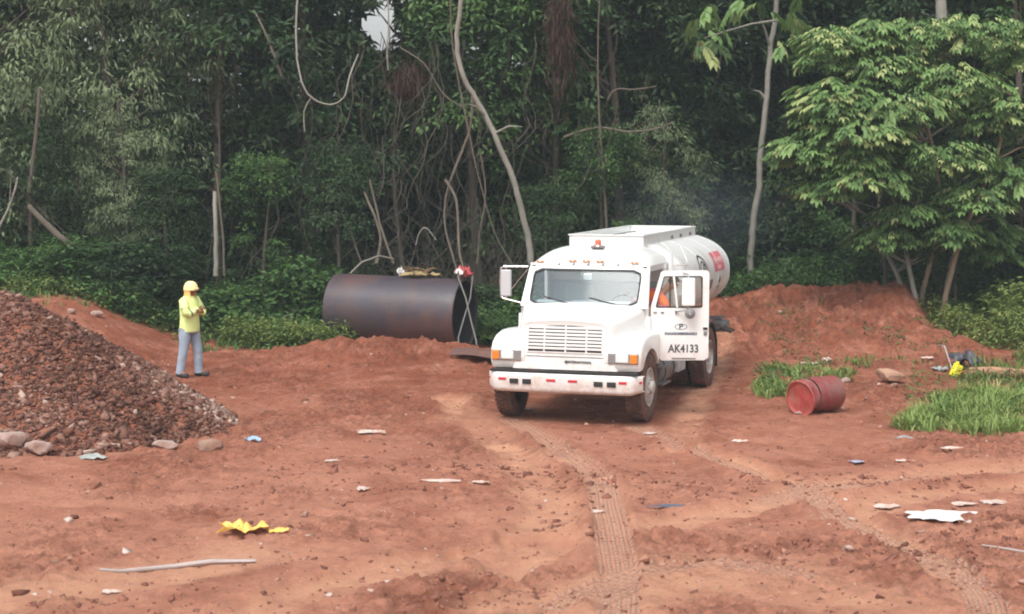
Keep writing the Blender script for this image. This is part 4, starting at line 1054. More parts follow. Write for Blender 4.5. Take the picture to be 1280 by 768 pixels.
# wire cable looping over the pipe end
e0 = ptop(1.50, .2, .02)
def cab_pts(L_): return [px(u, v, d) for u, v, d in L_]
c1 = MB().tube(cab_pts([(572, 345, 34.9), (582, 372, 34.75), (589, 402, 34.6), (595, 425, 34.5), (597, 440, 34.4)]), .018, 6)
tag(c1.build('cable', CABM, None, smooth=True), 'straight grey steel cable slanting down across the open pipe end', 'cable')
c2 = MB().tube(cab_pts([(591, 345, 34.9), (588, 372, 34.8), (580, 398, 34.65), (573, 422, 34.5), (574, 438, 34.4), (583, 447, 34.2), (592, 445, 34.1), (598, 436, 34.2)]), .016, 6)
tag(c2.build('cable', CABM, None, smooth=True), 'grey steel cable hanging in a loop below the pipe end', 'cable')
c3 = MB().tube(cab_pts([(438, 342, 36.9), (452, 328, 37.0), (474, 320, 37.2), (492, 324, 37.4)]), .022, 6)
tag(c3.build('bent_rod', mat('pale rod', (.20, .18, .15), .8), None, smooth=True), 'bent pale rod arching over the top of the steel pipe', 'rod')
# curved rusty scrap plate beside the truck
sp = onG(603, 449, .12)
spm = MB().grid(lambda a, b: ((a - .5) * 1.15, (b - .5) * .55, .16 * math.cos((b - .5) * 2.4) - .10 + .03 * math.sin(a * 5)), 20, 8)
tag(spm.build('scrap_plate', mat('rusty brown plate', (.12, .06, .05), .7, noise=.3, dirt=(.22, .09, .06), dirt_amt=.3), None, sp, (0, .03, -.25), smooth=True, thick=.02), 'curved rusty scrap plate between the pipe end and the truck', 'scrap metal')

# red drum
RD = mat('red drum paint', (.26, .036, .036), .5, noise=.22, nscale=3, dirt=(.22, .12, .10), dirt_amt=.6, dscale=4, bump=.4); RDL = mat('faded red lid', (.40, .055, .05), .6, noise=.15, dirt=(.33, .17, .12), dirt_amt=.5, dscale=4)
dc = onG(1018, 516, .285); dr = empty('oil_drum', (dc.x, dc.y, dc.z), R(43)); tag(dr, 'dented red steel drum lying on its side near the grass tufts', 'drum')
db = MB()
def drumf(a, b):
    q = 2 * PI * a; x = -.20 + b * .64; r = .285
    r += .010 * math.exp(-((x - .05) / .018) ** 2) + .010 * math.exp(-((x - .28) / .018) ** 2)
    r -= .05 * math.exp(-((x + .06) / .10) ** 2) * max(0, math.cos(q - 5.0)) ** 2
    r -= .02 * math.exp(-((x - .35) / .15) ** 2) * max(0, math.cos(q - 1.2)) ** 3
    return (x, r * math.cos(q), r * math.sin(q))
db.grid(drumf, 48, 40, closed=True); db.lathe([(.44, .285), (.44, .27), (.425, .26), (.425, .001)], 48)
db.build('body', RD, dr, smooth=50)
# crumpled front section kinked away from the body, with its lid
fm = MB()
def crush(a, b):
    q = 2 * PI * a; x = -.20 - b * .20; r = .283 - .035 * math.sin(b * PI) * (1 + .6 * math.sin(q * 5)) - .03 * max(0, math.cos(q - 5.6)) * math.sin(b * PI); 
    return (x - .04 * math.sin(q), r * math.cos(q) * .97 - b * .03, r * math.sin(q) - .02 * b)
fm.grid(crush, 48, 9, closed=True); fm.build('crushed_end', RD, dr, smooth=50)
ld_ = MB()
def lidf(a, b):
    q = 2 * PI * a; r = .272 * (1 - b); x = -.40 - .04 * math.sin(q) * (1 - b) + (.02 if b > .08 else 0) + .012 * math.sin(q * 3 + 1) * (1 - b)
    return (x, r * math.cos(q) * .97 - .03, r * math.sin(q) - .02)
ld_.grid(lidf, 48, 9, closed=True); ld_.build('lid', RDL, dr, smooth=50)
MB().tube([(-.405 - .04 * math.sin(q), .278 * math.cos(q) * .97 - .03, .278 * math.sin(q) - .02) for q in np.linspace(0, 2 * PI, 40)], .014, 6, False).build('rim', RDL, dr, smooth=True)

# stones and litter, each one told apart
slab = boulder('boulder', 'flat tan stone slab lying on the dirt behind the red drum', 'boulder', onG(1113, 478, .10), (.30, .22, .17), -.1, mat('tan stone', (.42, .25, .17), .9, noise=.15, dirt=(.3, .14, .09), dirt_amt=.3, bump=.4), 11, flat=.3)
boulder('stone', 'small stone lodged under the right end of the red drum', 'stone', onG(1033, 512, .04), (.09, .07, .07), 0, pale, 12, sub=2)
boulder('stone', 'small pale stone in front of the lid of the red drum', 'stone', onG(1000, 518, .02), (.07, .05, .03), 0, pale, 13, sub=2)
boulder('stone', 'pale stone leaning behind the right end of the red drum', 'stone', onG(1057, 480, .06), (.10, .08, .08), .4, pale, 14, sub=2)
boulder('stone', 'small brown stone just in front of the tan slab', 'stone', onG(1118, 485, .03), (.12, .06, .05), .2, brown, 15, sub=2)
boulder('stone', 'pale stone on the left bank beyond the heap, upper one', 'stone', onG(121, 398, .05), (.14, .09, .07), .2, pale, 16, sub=2)
boulder('stone', 'pale stone on the left bank just above the heap slope', 'stone', onG(90, 411, .05), (.10, .08, .07), .2, pale, 17, sub=2)
boulder('stone', 'round dark pink stone on the clay at the lower left', 'stone', onG(68, 707, .02), (.07, .05, .04), .2, brown, 18, sub=2)
boulder('stone', 'pale stone in the dirt slope left of the red drum', 'stone', onG(975, 395, .04), (.06, .05, .05), .2, pale, 19, sub=2)
boulder('stone', 'low pale stone half sunk in front of the left bank', 'stone', onG(128, 425, .04), (.10, .07, .05), .2, pale, 20, sub=2)
WH = mat('dirty white plastic', (.60, .55, .50), .6, noise=.2, nscale=8, dirt=(.42, .20, .13), dirt_amt=.6, dscale=9); YE = mat('yellow plastic', (.90, .60, .12), .5, noise=.15, dirt=(.75, .36, .12), dirt_amt=.5, dscale=9)
BL = mat('pale blue plastic', (.30, .42, .58), .5, noise=.15); GL = mat('grey plastic', (.30, .31, .32), .6, noise=.2, dirt=(.3, .15, .1), dirt_amt=.3); PK = mat('muddy pale sheet', (.62, .50, .44), .7, noise=.15, dirt=(.42, .2, .14), dirt_amt=.4, dscale=6)
L_ = [
 ('plastic_bag', 'crumpled yellow plastic bag on the clay in the lower left', 'bag', 305, 671, .25, .13, .14, YE, 31, .0),
 ('plastic_strip', 'curled yellow plastic strip just right of the yellow bag', 'litter', 349, 667, .13, .04, .05, YE, 32, .3),
 ('paper_scrap', 'small white scrap on the clay in the lower left corner', 'litter', 138, 742, .11, .05, .02, WH, 33, .1),
 ('blue_scrap', 'pale blue plastic scrap on the clay at the toe of the gravel heap', 'litter', 317, 552, .11, .08, .06, BL, 34, .1),
 ('rag', 'grey and white rag at the foot of the gravel heap', 'rag', 117, 574, .20, .10, .05, mat('grey rag', (.33, .35, .33), .8, noise=.5, nscale=10), 35, -.1),
 ('plastic_sheet', 'crumpled white sheet on the clay between the heap and the truck', 'litter', 466, 542, .26, .09, .04, WH, 36, -.2),
 ('paper_scrap', 'small white scrap below and left of the crumpled white sheet', 'litter', 415, 577, .10, .05, .02, WH, 37, 0),
 ('paper_scrap', 'white scrap in front of the flattened pale strip, left of centre', 'litter', 453, 613, .09, .07, .04, WH, 38, .3),
 ('plastic_strip', 'long flattened pale strip on the clay left of centre', 'litter', 555, 603, .24, .06, .02, PK, 39, -.1),
 ('plastic_strip', 'white strip end on the clay, below the truck bumper at left', 'litter', 597, 605, .16, .04, .03, WH, 40, 0),
 ('paper_scrap', 'small white scrap at the top of the central tyre track', 'litter', 749, 641, .09, .05, .02, WH, 41, 0),
 ('plastic_strip', 'dark blue grey flattened strip on the clay right of the central track', 'litter', 845, 634, .30, .06, .015, mat('dark blue plastic', (.10, .11, .15), .5), 42, 0),
 ('plastic_sheet', 'large torn white sheet on the wet clay at the lower right', 'litter', 1178, 648, .42, .24, .03, mat('white sheet', (.80, .80, .78), .5, dirt=(.6, .38, .28), dirt_amt=.3, dscale=7), 43, -.12),
 ('plastic_sheet', 'small white sheet above right of the large torn one', 'litter', 1238, 629, .16, .08, .02, WH, 44, 0),
 ('plastic_sheet', 'muddy pale sheet half buried above the large torn white one', 'litter', 1196, 631, .20, .08, .015, PK, 45, 0),
 ('plastic_sheet', 'pale muddy sheet lying left of the large torn white one', 'litter', 1105, 634, .16, .10, .02, PK, 46, 0),
 ('plastic_sheet', 'grey plastic sheet at the near edge of the grass tuft', 'litter', 1136, 547, .19, .10, .03, GL, 47, 0),
 ('paper_scrap', 'white scrap on the clay right of the grey plastic sheet', 'litter', 1189, 563, .14, .06, .03, WH, 48, 0),
 ('paper_scrap', 'pale scrap on the clay below the grey plastic sheet', 'litter', 1130, 577, .13, .05, .02, PK, 49, 0),
 ('paper_scrap', 'bluish scrap on the clay between drum and lower tyre track', 'litter', 1070, 579, .10, .06, .02, mat('bluish scrap', (.33, .33, .42), .6), 50, 0),
 ('paper_scrap', 'pale scrap on the clay in front of the truck door side', 'litter', 925, 553, .12, .05, .03, PK, 51, 0),
 ('plastic_sheet', 'pale crumpled scrap lying under the far end of the truck bumper', 'litter', 657, 514, .12, .06, .05, WH, 52, 0),
 ('paper_scrap', 'white scrap beside the truck front tyre on the door side', 'litter', 812, 543, .13, .05, .02, WH, 53, 0),
 ('plastic_strip', 'pale strip lying on the dirt slope above the red drum', 'litter', 1018, 455, .25, .07, .03, PK, 54, 0),
 ('rag', 'small white rag on the dirt above the red drum', 'rag', 1035, 452, .10, .08, .06, WH, 55, 0),
 ('plastic_bag', 'dark grey bag in the weeds beside the yellow container', 'bag', 1205, 462, .30, .22, .30, mat('dark grey bag', (.045, .042, .055), .5), 56, 0),
 ('paper_scrap', 'white scrap in the dry grass left of the dark grey bag', 'litter', 1160, 452, .12, .05, .06, PK, 57, 0),
 ('rag', 'bluish rag on the dirt left of the yellow container', 'rag', 1176, 464, .16, .10, .07, GL, 58, 0),
]
for nm, lb, ct, u, v, sx, sy, sz, m_, sd_, rz in L_:
    rag(nm, lb, ct, onG(u, v, .004), sx, sy * 1.6, sz, m_, sd_, rz)
# yellow container: small tipped jerrycan
jc = onG(1195, 471, .10); j = empty('jerrycan', jc, .4); tag(j, 'small yellow plastic container tipped over beside the dark grey bag', 'container')
j.rotation_euler = (0, .5, .4)
MB().box((0, 0, 0), (.17, .12, .26)).build('body', mat('bright yellow', (.85, .72, .03), .45), j, bevel=.03, seg=3)
MB().tube([(-.04, 0, .13), (-.05, 0, .17)], .03, 10).build('cap', MATS['bright yellow'], j)
# log in the grass at the right
lgp = [onG(1213, 472, .10), onG(1240, 473, .12), onG(1275, 474, .10), onG(1310, 476, .1)]
tag(MB().tube(lgp, [.085, .09, .085, .08], 12).build('log', mat('pale brown log', (.36, .20, .12), .9, noise=.3, nscale=5, bump=.5), None, smooth=60), 'pale brown log lying in the weeds at the right edge', 'log')
# thin strip of grey wood in the lower left
tag(MB().tube([onG(124, 713, .01), onG(150, 716, .015), onG(215, 711, .02), onG(262, 706, .03), onG(320, 704, .02)], [.012, .018, .024, .026, .02], 6).build('stick', mat('grey stick', (.42, .36, .34), .8, noise=.3), None, smooth=60), 'long thin grey stick on the clay in the lower left', 'stick')
tag(MB().tube([onG(1228, 684, .02), onG(1260, 690, .03), onG(1290, 694, .02)], [.008, .012, .012], 6).build('stick', MATS['grey stick'], None), 'thin pale stick on the clay at the lower right edge', 'stick')
tag(MB().tube([onG(1172, 440, .05), onG(1180, 450, .25), onG(1190, 463, .02)], [.010, .014, .014], 6).build('stick', MATS['grey stick'], None), 'thin pale stick poking out of the small earth mound at right', 'stick')

# ------------------------------------------------------------------ vegetation
def leafarr(P, D, N, L, W, fold=.18):
    """rhombic folded leaves: P base, D direction, N normal; returns verts, tris"""
    D = D / np.linalg.norm(D, axis=1)[:, None]; S_ = np.cross(D, N); S_ /= (np.linalg.norm(S_, axis=1)[:, None] + 1e-9); N = np.cross(S_, D)
    L = np.broadcast_to(L, (len(P),))[:, None]; W = np.broadcast_to(W, (len(P),))[:, None]
    m = P + D * L * .45
    a = m + S_ * W * .5 + N * W * fold; b = m - S_ * W * .5 + N * W * fold; tip = P + D * L - N * L * .10
    V = np.stack([P, a, tip, b], 1).reshape(-1, 3); i = np.arange(len(P))[:, None] * 4
    F = np.concatenate([i + np.array([[0, 2, 1]]), i + np.array([[0, 3, 2]])], 1).reshape(-1, 3)
    return V, F
def unit(n, rng):
    v = rng.standard_normal((n, 3)); return v / np.linalg.norm(v, axis=1)[:, None]
def sprays(C, rad, nl, L, W, rng, droop=.5, out=None, flat=.5):
    """leaf sprays round centres C; out = outward direction of each spray"""
    n = len(C); c = np.repeat(C, nl, 0); u = unit(n * nl, rng) * (rng.random((n * nl, 1)) ** .5)
    if out is not None: u = u + np.repeat(out, nl, 0) * .35
    r = np.repeat(rad, nl)[:, None]; off = u * r; off[:, 2] *= flat; off[:, 2] -= (np.hypot(off[:, 0], off[:, 1])) * .25
    D = u * 1.0 + unit(n * nl, rng) * .5; D[:, 2] = D[:, 2] * .4 - droop * rng.random(n * nl)
    N = unit(n * nl, rng) * .55 + np.array([0, 0, 1.]) + (np.repeat(out, nl, 0) * .3 if out is not None else 0)
    t = np.repeat(rng.random(n), nl) * .65 + rng.random(n * nl) * .35
    V, F = leafarr(c + off, D, N, L * rng.uniform(.7, 1.25, n * nl), W * rng.uniform(.7, 1.2, n * nl))
    return V, F, np.repeat(t, 4)
def cat(parts):
    V = []; F = []; T = []; b = 0
    for v, f, t in parts: V.append(v); F.append(f + b); T.append(t); b += len(v)
    return np.concatenate(V), np.concatenate(F), np.concatenate(T)
LM_dark = leafmat('dark forest leaves', (.008, .026, .010), (.066, .122, .040))
LM_mid = leafmat('mid green leaves', (.018, .052, .014), (.10, .19, .05))
LM_grey = leafmat('grey green leaves', (.050, .080, .036), (.24, .30, .15))  # grey-green foliage, lightened further so haze is painted into the leaf colour
LM_bright = leafmat('bright leaves', (.045, .10, .026), (.12, .23, .065), yellow=(.25, .29, .08))
LM_big = leafmat('large drooping leaves', (.045, .10, .028), (.19, .31, .10), yellow=(.36, .42, .17))
LM_brown = leafmat('withered leaves', (.05, .022, .014), (.085, .045, .03))
LM_grass = leafmat('grass blades', (.10, .15, .03), (.28, .38, .11), yellow=(.42, .40, .18))
LM_yel = leafmat('yellow green weeds', (.08, .13, .028), (.20, .25, .065), yellow=(.32, .32, .10))
BARK = mat('dark bark', (.10, .08, .062), .9, noise=.4, nscale=6, bump=.7, bscale=20); BARKP = mat('pale bark', (.25, .235, .20), .85, noise=.3, nscale=5, bump=.5, bscale=22)
BARKB = mat('brown bark', (.13, .105, .08), .9, noise=.35, nscale=5, bump=.6, bscale=22)

def crown_pts(n, z0, z1, r0, rng, prof=None, shell=.55):
    z = rng.random(n); a = rng.random(n) * 2 * PI; pr_ = prof(z) if prof else np.sin(PI * (z * .85 + .1)) ** .5
    rr = (shell + (1 - shell) * rng.random(n)) ** 1 * rng.random(n) ** .22
    x = np.cos(a) * rr * pr_ * r0; y = np.sin(a) * rr * pr_ * r0
    # lobes: push in places, to leave gaps
    lob = 1 + .28 * np.sin(a * 3 + z * 9) * np.sin(z * 13 + a)
    P = np.stack([x * lob, y * lob, z0 + z * (z1 - z0)], -1); o = np.stack([np.cos(a), np.sin(a), .2 + 0 * a], -1)
    return P, o
def crown_mesh(name, n, nl, z0, z1, r0, L, W, rad, seed, m, prof=None, droop=.5, flat=.5, shell=.5):
    rng = np.random.default_rng(seed); P, o = crown_pts(n, z0, z1, r0, rng, prof, shell)
    g_ = fbm(P[:, 0] * .6 + 9, P[:, 2] * .6 + P[:, 1] * .4, 1, 2, seed); k_ = g_ > -.19; P = P[k_]; o = o[k_]
    V, F, T = sprays(P, rad * rng.uniform(.6, 1.3, len(P)), nl, L, W, rng, droop, o, flat)
    me = npmesh(name, V, F, False, dict(tint=T)); me.materials.append(m); return me
def trunk_mb(h, r, lean, seed, limbs=6, lz=(.3, .9), reach=1.8, mb=None, base=(0, 0, 0)):
    rnd = random.Random(seed); m = mb or MB(); b = Vector(base); pts = []; p = Vector(b)
    for i in range(9):
        t = i / 8; pts.append(b + Vector((lean[0] * t + .12 * math.sin(t * 5 + seed), lean[1] * t + .10 * math.sin(t * 4 + seed * 2), h * t - (.25 if i == 0 else 0))))
    m.tube(pts, [r * (1.25 if i == 0 else 1) * (1 - .75 * i / 8) for i in range(9)], 8)
    for k in range(limbs):
        t = lz[0] + (lz[1] - lz[0]) * (k + rnd.random()) / limbs; q = pts[int(t * 8)].lerp(pts[min(8, int(t * 8) + 1)], t * 8 % 1); a = rnd.random() * 6.28; L = reach * rnd.uniform(.6, 1.1)
        d = Vector((math.cos(a), math.sin(a), .55)); m.tube([q, q + d * L * .4, q + d * L * .75 + Vector((0, 0, .1)), q + d * L + Vector((rnd.uniform(-.3, .3), rnd.uniform(-.3, .3), .2))], [r * .42 * (1 - t * .5), r * .3 * (1 - t * .5), r * .2 * (1 - t * .5), .008], 6)
    return m
# prototypes -------------------------------------------------------
def full(z): return np.clip(.55 + .6 * np.sin(PI * np.clip(z, 0, 1) * .9 + .3), .25, 1.1)
KW = [crown_mesh('crown', 640, 26, .5, 9.5, 2.4, .22, .10, .55, 100 + i, m_, full) for i, m_ in enumerate([LM_dark, LM_dark, LM_mid])]
KG = [crown_mesh('crown', 620, 34, 1.0, 10.0, 2.3, .17, .052, .55, 120 + i, LM_grey, full, droop=1.3) for i in range(2)]
KT = [crown_mesh('crown', 560, 26, 4.6, 13.5, 3.1, .25, .11, .75, 140 + i, LM_dark, None, flat=.45) for i in range(2)]
KH = [crown_mesh('crown', 520, 30, 3.6, 10.5, 2.6, .20, .085, .6, 160 + i, m_, full) for i, m_ in enumerate([LM_dark, LM_mid])]
KB = [crown_mesh('foliage', 130, 26, .1, 1.9, 1.15, .13, .07, .33, 180 + i, m_, lambda z: np.sqrt(np.clip(1 - z ** 2, .05, 1))) for i, m_ in enumerate([LM_mid, LM_bright, LM_dark, LM_yel])]
TRK = [trunk_mb(9, .16, (.5, .2), 3, 9, (.15, .95)).mesh('trunk', smooth=60), trunk_mb(10, .13, (-.7, .1), 5, 9, (.2, .95)).mesh('trunk', smooth=60), trunk_mb(13, .22, (.3, -.5), 8, 8, (.4, .95), 2.6).mesh('trunk', smooth=60)]
STM = MB()
for i in range(7): STM.tube([(0, 0, -.1), (math.cos(i) * .3, math.sin(i) * .3, .7), (math.cos(i) * .6, math.sin(i) * .6, 1.3)], [.02, .014, .005], 5)
STEM = STM.mesh('stem')
for t_ in TRK: t_.materials.append(BARK)
STEM.materials.append(BARKB)
def tree(nm, x, y, crown, trunk, sc, rz, label, cat_='tree', group='trees of the forest edge', dz=0, cname='crown', tname='trunk'):
    e = empty(nm, (x, y, HT(x, y) + dz), rz); e.scale = (sc[0], sc[0], sc[1])
    tag(e, label, cat_, group); link(cname, crown, None, e); link(tname, trunk, None, e); return e
rv = random.Random(42)
BACK = 'dark jungle tree deep in the forest behind the front row of trees'
def back_row(x0, x1, y, step, kinds, sc=(1.1, 1.5), lim=None):
    x = x0
    while x < x1:
        xx = x + rv.uniform(-.5, .5) * step; yy = y + rv.uniform(-1, 1); s = rv.uniform(*sc)
        k = kinds[rv.randrange(len(kinds))]; ang = xx / yy
        szv = s
        if -.090 < ang < -.052: x += step; continue          # a thin place in the canopy where the white sky shows
        tree('jungle_tree', xx, yy, k, TRK[rv.randrange(2)] if k not in KT else TRK[2], (s, szv * rv.uniform(.95, 1.15)), rv.uniform(0, 6.28), BACK, group='trees deep in the forest')
        x += step
back_row(-20, 20, 46.5, 2.7, KW + KT + KH)
back_row(-22, 22, 50.5, 3.0, KW + KT, (1.2, 1.6))
back_row(-25, 25, 56, 3.6, KW + KT, (1.4, 1.8))
back_row(-30, 30, 64, 4.6, KW + KT, (1.7, 2.1))
for yy, s, zs in ((47.5, 1.0, .52), (53, 1.3, .50), (60, 1.5, .50)):       # lower trees under the sky gap
    tree('jungle_tree', -.068 * yy + .2, yy, KW[0], TRK[0], (s, zs * 1.18), 1.0, BACK, group='trees deep in the forest')
FR = [ # x, y, crown, trunk, scale xy, z, label
 (-14.6, 42.0, KG[0], 0, 1.1, 1.15, 'grey-green feathery tree outside the left edge, behind the bank'),
 (-11.6, 40.2, KG[1], 1, 1.05, 1.1, 'pale grey-green feathery tree at the far left edge'),
 (-9.2, 41.2, KG[0], 0, 1.0, 1.12, 'grey-green feathery tree, second along from the left edge'),
 (-6.9, 41.4, KW[0], 1, 1.0, 1.1, 'dark dense tree above the worker in the yellow shirt'),
 (-4.7, 42.3, KW[1], 0, .95, 1.05, 'dark tree between the worker and the steel pipe'),
 (-2.9, 43.6, KH[0], 1, .9, .95, 'dark tree with a bare lower trunk behind the steel pipe, below the sky gap'),
 (-.9, 42.8, KH[1], 0, .95, 1.0, 'mid green tree leaning over the steel pipe'),
 (.9, 42.6, KW[2], 1, .85, 1.0, 'bushy mid green tree behind the truck cab'),
 (2.6, 43.4, KW[1], 0, .95, 1.05, 'dark bushy tree behind the tank of the truck'),
 (4.6, 46.2, KW[0], 1, 1.0, 1.1, 'dark tree at the back of the recess right of the truck'),
 (6.8, 46.6, KW[1], 0, 1.0, 1.1, 'dark tree behind the big-leaved tree, left side'),
 (12.2, 41.8, KW[2], 1, 1.0, 1.1, 'mid green tree at the right edge behind the weeds'),
 (14.6, 42.5, KW[0], 0, 1.1, 1.1, 'dark tree beyond the right edge of the clearing'),
 (9.9, 42.8, KW[0], 0, .85, 1.0, 'dark tree in the shade behind the big-leaved tree stems'),
]
for x, y, c, t, s, z_, lb in FR: tree('jungle_tree', x, y, c, TRK[t], (s, z_), rv.uniform(0, 6.28), lb, group='trees of the forest edge')
YT = [(-13.0, 39.3, KG[0], .5, .42, 'young feathery tree low at the far left edge'), (-10.7, 38.9, KW[0], .45, .40, 'young dark tree on the bank, first from the left'), (-8.6, 39.2, KG[1], .42, .48, 'young grey-green tree behind the left bank'), (-7.5, 38.7, KW[1], .40, .34, 'young dark tree left of the short pale stem'),
      (-5.6, 39.5, KW[2], .42, .42, 'young mid green tree just behind the worker'), (-3.9, 39.3, KW[0], .42, .46, 'young dark tree behind the closed end of the pipe'), (.9, 40.2, KW[1], .40, .36, 'young dark tree behind the truck mirror'), (2.2, 40.8, KW[2], .45, .5, 'young mid green tree between cab and tank, behind'),
      (3.4, 41.6, KG[1], .45, .55, 'pale feathery young tree behind the tank walkway'), (8.3, 43.2, KW[2], .5, .5, 'young tree in the recess left of the big-leaved tree'), (8.5, 39.9, KW[2], .36, .40, 'young leafy tree right behind the bare stems of the big-leaved tree'), (9.9, 39.0, KW[2], .30, .33, 'small leafy tree right of the bare stems, above the weeds'), (11.6, 39.6, KW[0], .5, .45, 'young dark tree at the right edge above the weeds'), (13.0, 39.4, KW[2], .55, .5, 'young mid green tree beyond the right edge')]
for x, y, c, s, z_, lb in YT: tree('young_tree', x, y, c, TRK[0], (s, z_), rv.uniform(0, 6.28), lb, group='young trees under the forest edge', dz=-.1)
# shrubs along the edge
SH = [(-12.2, 37.8, 0, 1.2), (-10.6, 37.6, 1, .9), (-9.4, 37.4, 0, 1.0), (-8.2, 37.2, 2, 1.2), (-7.2, 37.4, 1, .95), (-6.1, 37.9, 0, 1.2), (-5.1, 37.2, 1, 1.0), (-4.3, 36.9, 1, .85), (-3.3, 38.2, 0, 1.2), (-4.6, 38.6, 0, 1.3),
      (-2.2, 39.4, 2, 1.2), (-.6, 38.9, 2, 1.1), (.1, 37.6, 1, .8), (-.3, 36.6, 0, .65), (1.3, 39.2, 0, 1.2), (2.9, 41.4, 0, 1.3), (4.0, 43.4, 2, 1.4), (5.2, 44.4, 0, 1.3), (6.6, 44.4, 2, 1.4), (7.9, 44.0, 0, 1.2), (8.7, 42.4, 2, 1.1),
      (10.2, 38.6, 3, 1.0), (11.1, 37.6, 3, 1.1), (12.2, 38.0, 3, 1.3), (10.6, 36.2, 3, .7), (11.6, 35.4, 3, .8), (13.2, 36.8, 1, 1.2), (9.9, 40.4, 0, 1.1), (11.4, 40.2, 2, 1.4)]
SHL = ['low mid green shrub', 'low bright green shrub', 'low dark shrub', 'yellow-green weedy shrub']
where = ['at the far left edge of the forest', 'on the left bank behind the gravel heap', 'on the left bank, second along', 'in shade left of the worker', 'just left of the worker', 'directly behind the worker', 'to the right of the worker', 'beside the closed end of the steel pipe', 'behind the closed end of the steel pipe', 'in the second row behind the worker',
         'behind the middle of the steel pipe', 'behind the open end of the pipe', 'between the pipe end and the truck mirror', 'next to the truck mirror, low down', 'behind the truck cab', 'behind the truck tank', 'right of the truck tank, in shade', 'at the crest of the dirt slope', 'in the dark recess behind the slope', 'behind the crest of the slope', 'left of the bare stems', 'right of the bare stems', 'near the dark grey bag', 'at the right edge, tallest', 'just above the log', 'by the log at the right edge', 'beyond the right edge', 'in shade behind the bare stems', 'behind the yellow-green weeds']
for (x, y, k, s), wv in zip(SH, where):
    tree('shrub', x, y, KB[k], STEM, (s, s * rv.uniform(.38, .72) * (1 if x < 0 else 1.3)), rv.uniform(0, 6.28), SHL[k] + ' ' + wv, 'shrub', 'shrubs along the forest edge', -.05, 'foliage', 'stem')

# a hole in the canopy through which the white sky shows
ga, gb = px(478, 30, 38), px(478, 30, 90); gd = (gb - ga).normalized(); A0 = np.array(ga); D0 = np.array(gd)
for o in list(COL.objects):
    if o.name.split('.')[0] != 'crown' or o.parent is None: continue
    M = np.array(Matrix.LocRotScale(o.parent.location, o.parent.rotation_euler, o.parent.scale)); me = o.data; V = np.empty(len(me.vertices) * 3, np.float32); me.vertices.foreach_get('co', V); V = V.reshape(-1, 3)
    Wd = V[::4] @ M[:3, :3].T + M[:3, 3]; r = Wd - A0; tt = r @ D0; q = r - tt[:, None] * D0
    dist = np.hypot(q[:, 0] * 1.15, q[:, 2] * .8) * 40 / np.maximum(Wd[:, 1], 1) ; hit = dist < .52 + .30 * fbm(q[:, 0] * 2.5, q[:, 2] * 2.5, 1, 2, 4)
    if hit.sum() < 3: continue
    k = ~hit; F = np.empty(len(me.polygons) * 3, np.int32); me.polygons.foreach_get('vertices', F); T_a = np.empty(len(V), np.float32); me.attributes['tint'].data.foreach_get('value', T_a)
    kv = np.repeat(k, 4); rm = np.cumsum(kv) - 1; F = F.reshape(-1, 3)[np.repeat(k, 2)]
    m2 = npmesh('crown', V[kv], rm[F], False, dict(tint=T_a[kv])); m2.materials.append(me.materials[0]); o.data = m2

# bare stems, leaning trunks, lianas --------------------------------
def bare(nm, label, cat_, uvd, r0, r1, m, group=None, kids=0, n=8, seed=1):
    P = [px(*q) for q in uvd]; k = len(P); Q = []
    for i in range(k - 1):
        a, b, c, d = P[max(i - 1, 0)], P[i], P[i + 1], P[min(i + 2, k - 1)]
        for j_ in range(4):
            t = j_ / 4; Q.append(.5 * ((2 * b) + (c - a) * t + (2 * a - 5 * b + 4 * c - d) * t * t + (3 * b - a - 3 * c + d) * t ** 3))
    Q.append(P[-1]); K = len(Q); rnd = random.Random(seed)
    Q = [q + Vector((rnd.uniform(-1, 1), rnd.uniform(-1, 1), rnd.uniform(-1, 1))) * r0 * .18 for q in Q]
    mb_ = MB().tube(Q, [r0 + (r1 - r0) * i / (K - 1) for i in range(K)], n)
    for q in range(kids):
        i = rnd.randrange(K // 3, K - 1); d = Vector((rnd.uniform(-1, 1), rnd.uniform(-1, .3), rnd.uniform(.1, 1))).normalized() * rnd.uniform(.4, 1.0)
        mb_.tube([Q[i], Q[i] + d * .5 + Vector((0, 0, .08)), Q[i] + d], [r1 * .7, r1 * .5, .004], 5)
    return tag(mb_.build(nm, m, None, smooth=60), label, cat_, group)
bare('leaning_trunk', 'tall thin pale trunk leaning left above the truck mirror', 'tree trunk', [(664, 330, 38.5), (661, 303, 38.5), (652, 262, 38.4), (640, 222, 38.3), (622, 178, 38.2), (602, 136, 38.2), (580, 98, 38.1), (571, 55, 38.1), (576, 5, 38), (580, -60, 38)], .075, .045, BARKP, kids=3, seed=2)
bare('slim_trunk', 'slender pale trunk standing right of the truck tank', 'tree trunk', [(938, 345, 43), (940, 300, 43), (944, 262, 43), (949, 232, 43), (950, 195, 43), (955, 150, 43), (960, 100, 43), (963, 60, 43), (969, 20, 43), (975, -60, 43)], .085, .06, BARKP, kids=2, seed=3)
bare('slim_trunk', 'short pale stem left of the worker in the undergrowth', 'tree trunk', [(270, 345, 38.2), (270, 310, 38.2), (269, 275, 38.2), (268, 240, 38.3)], .055, .045, BARKP, seed=4)
bare('slim_trunk', 'thin stem leaning beside the short pale one', 'tree trunk', [(280, 345, 38.3), (279, 300, 38.3), (275, 262, 38.3), (270, 215, 38.3)], .03, .025, BARKB, seed=5)
bare('fallen_trunk', 'broken brown trunk slanting in the foliage at the left', 'fallen trunk', [(36, 258, 37.4), (52, 275, 37.3), (68, 290, 37.2), (90, 309, 37.1)], .06, .075, BARK, seed=6)
bare('dead_branch', 'pale bare branch rising at the left edge', 'branch', [(-4, 290, 37.2), (10, 262, 37.2), (18, 240, 37.2), (22, 222, 37.3)], .03, .02, BARKP, seed=7, kids=2)
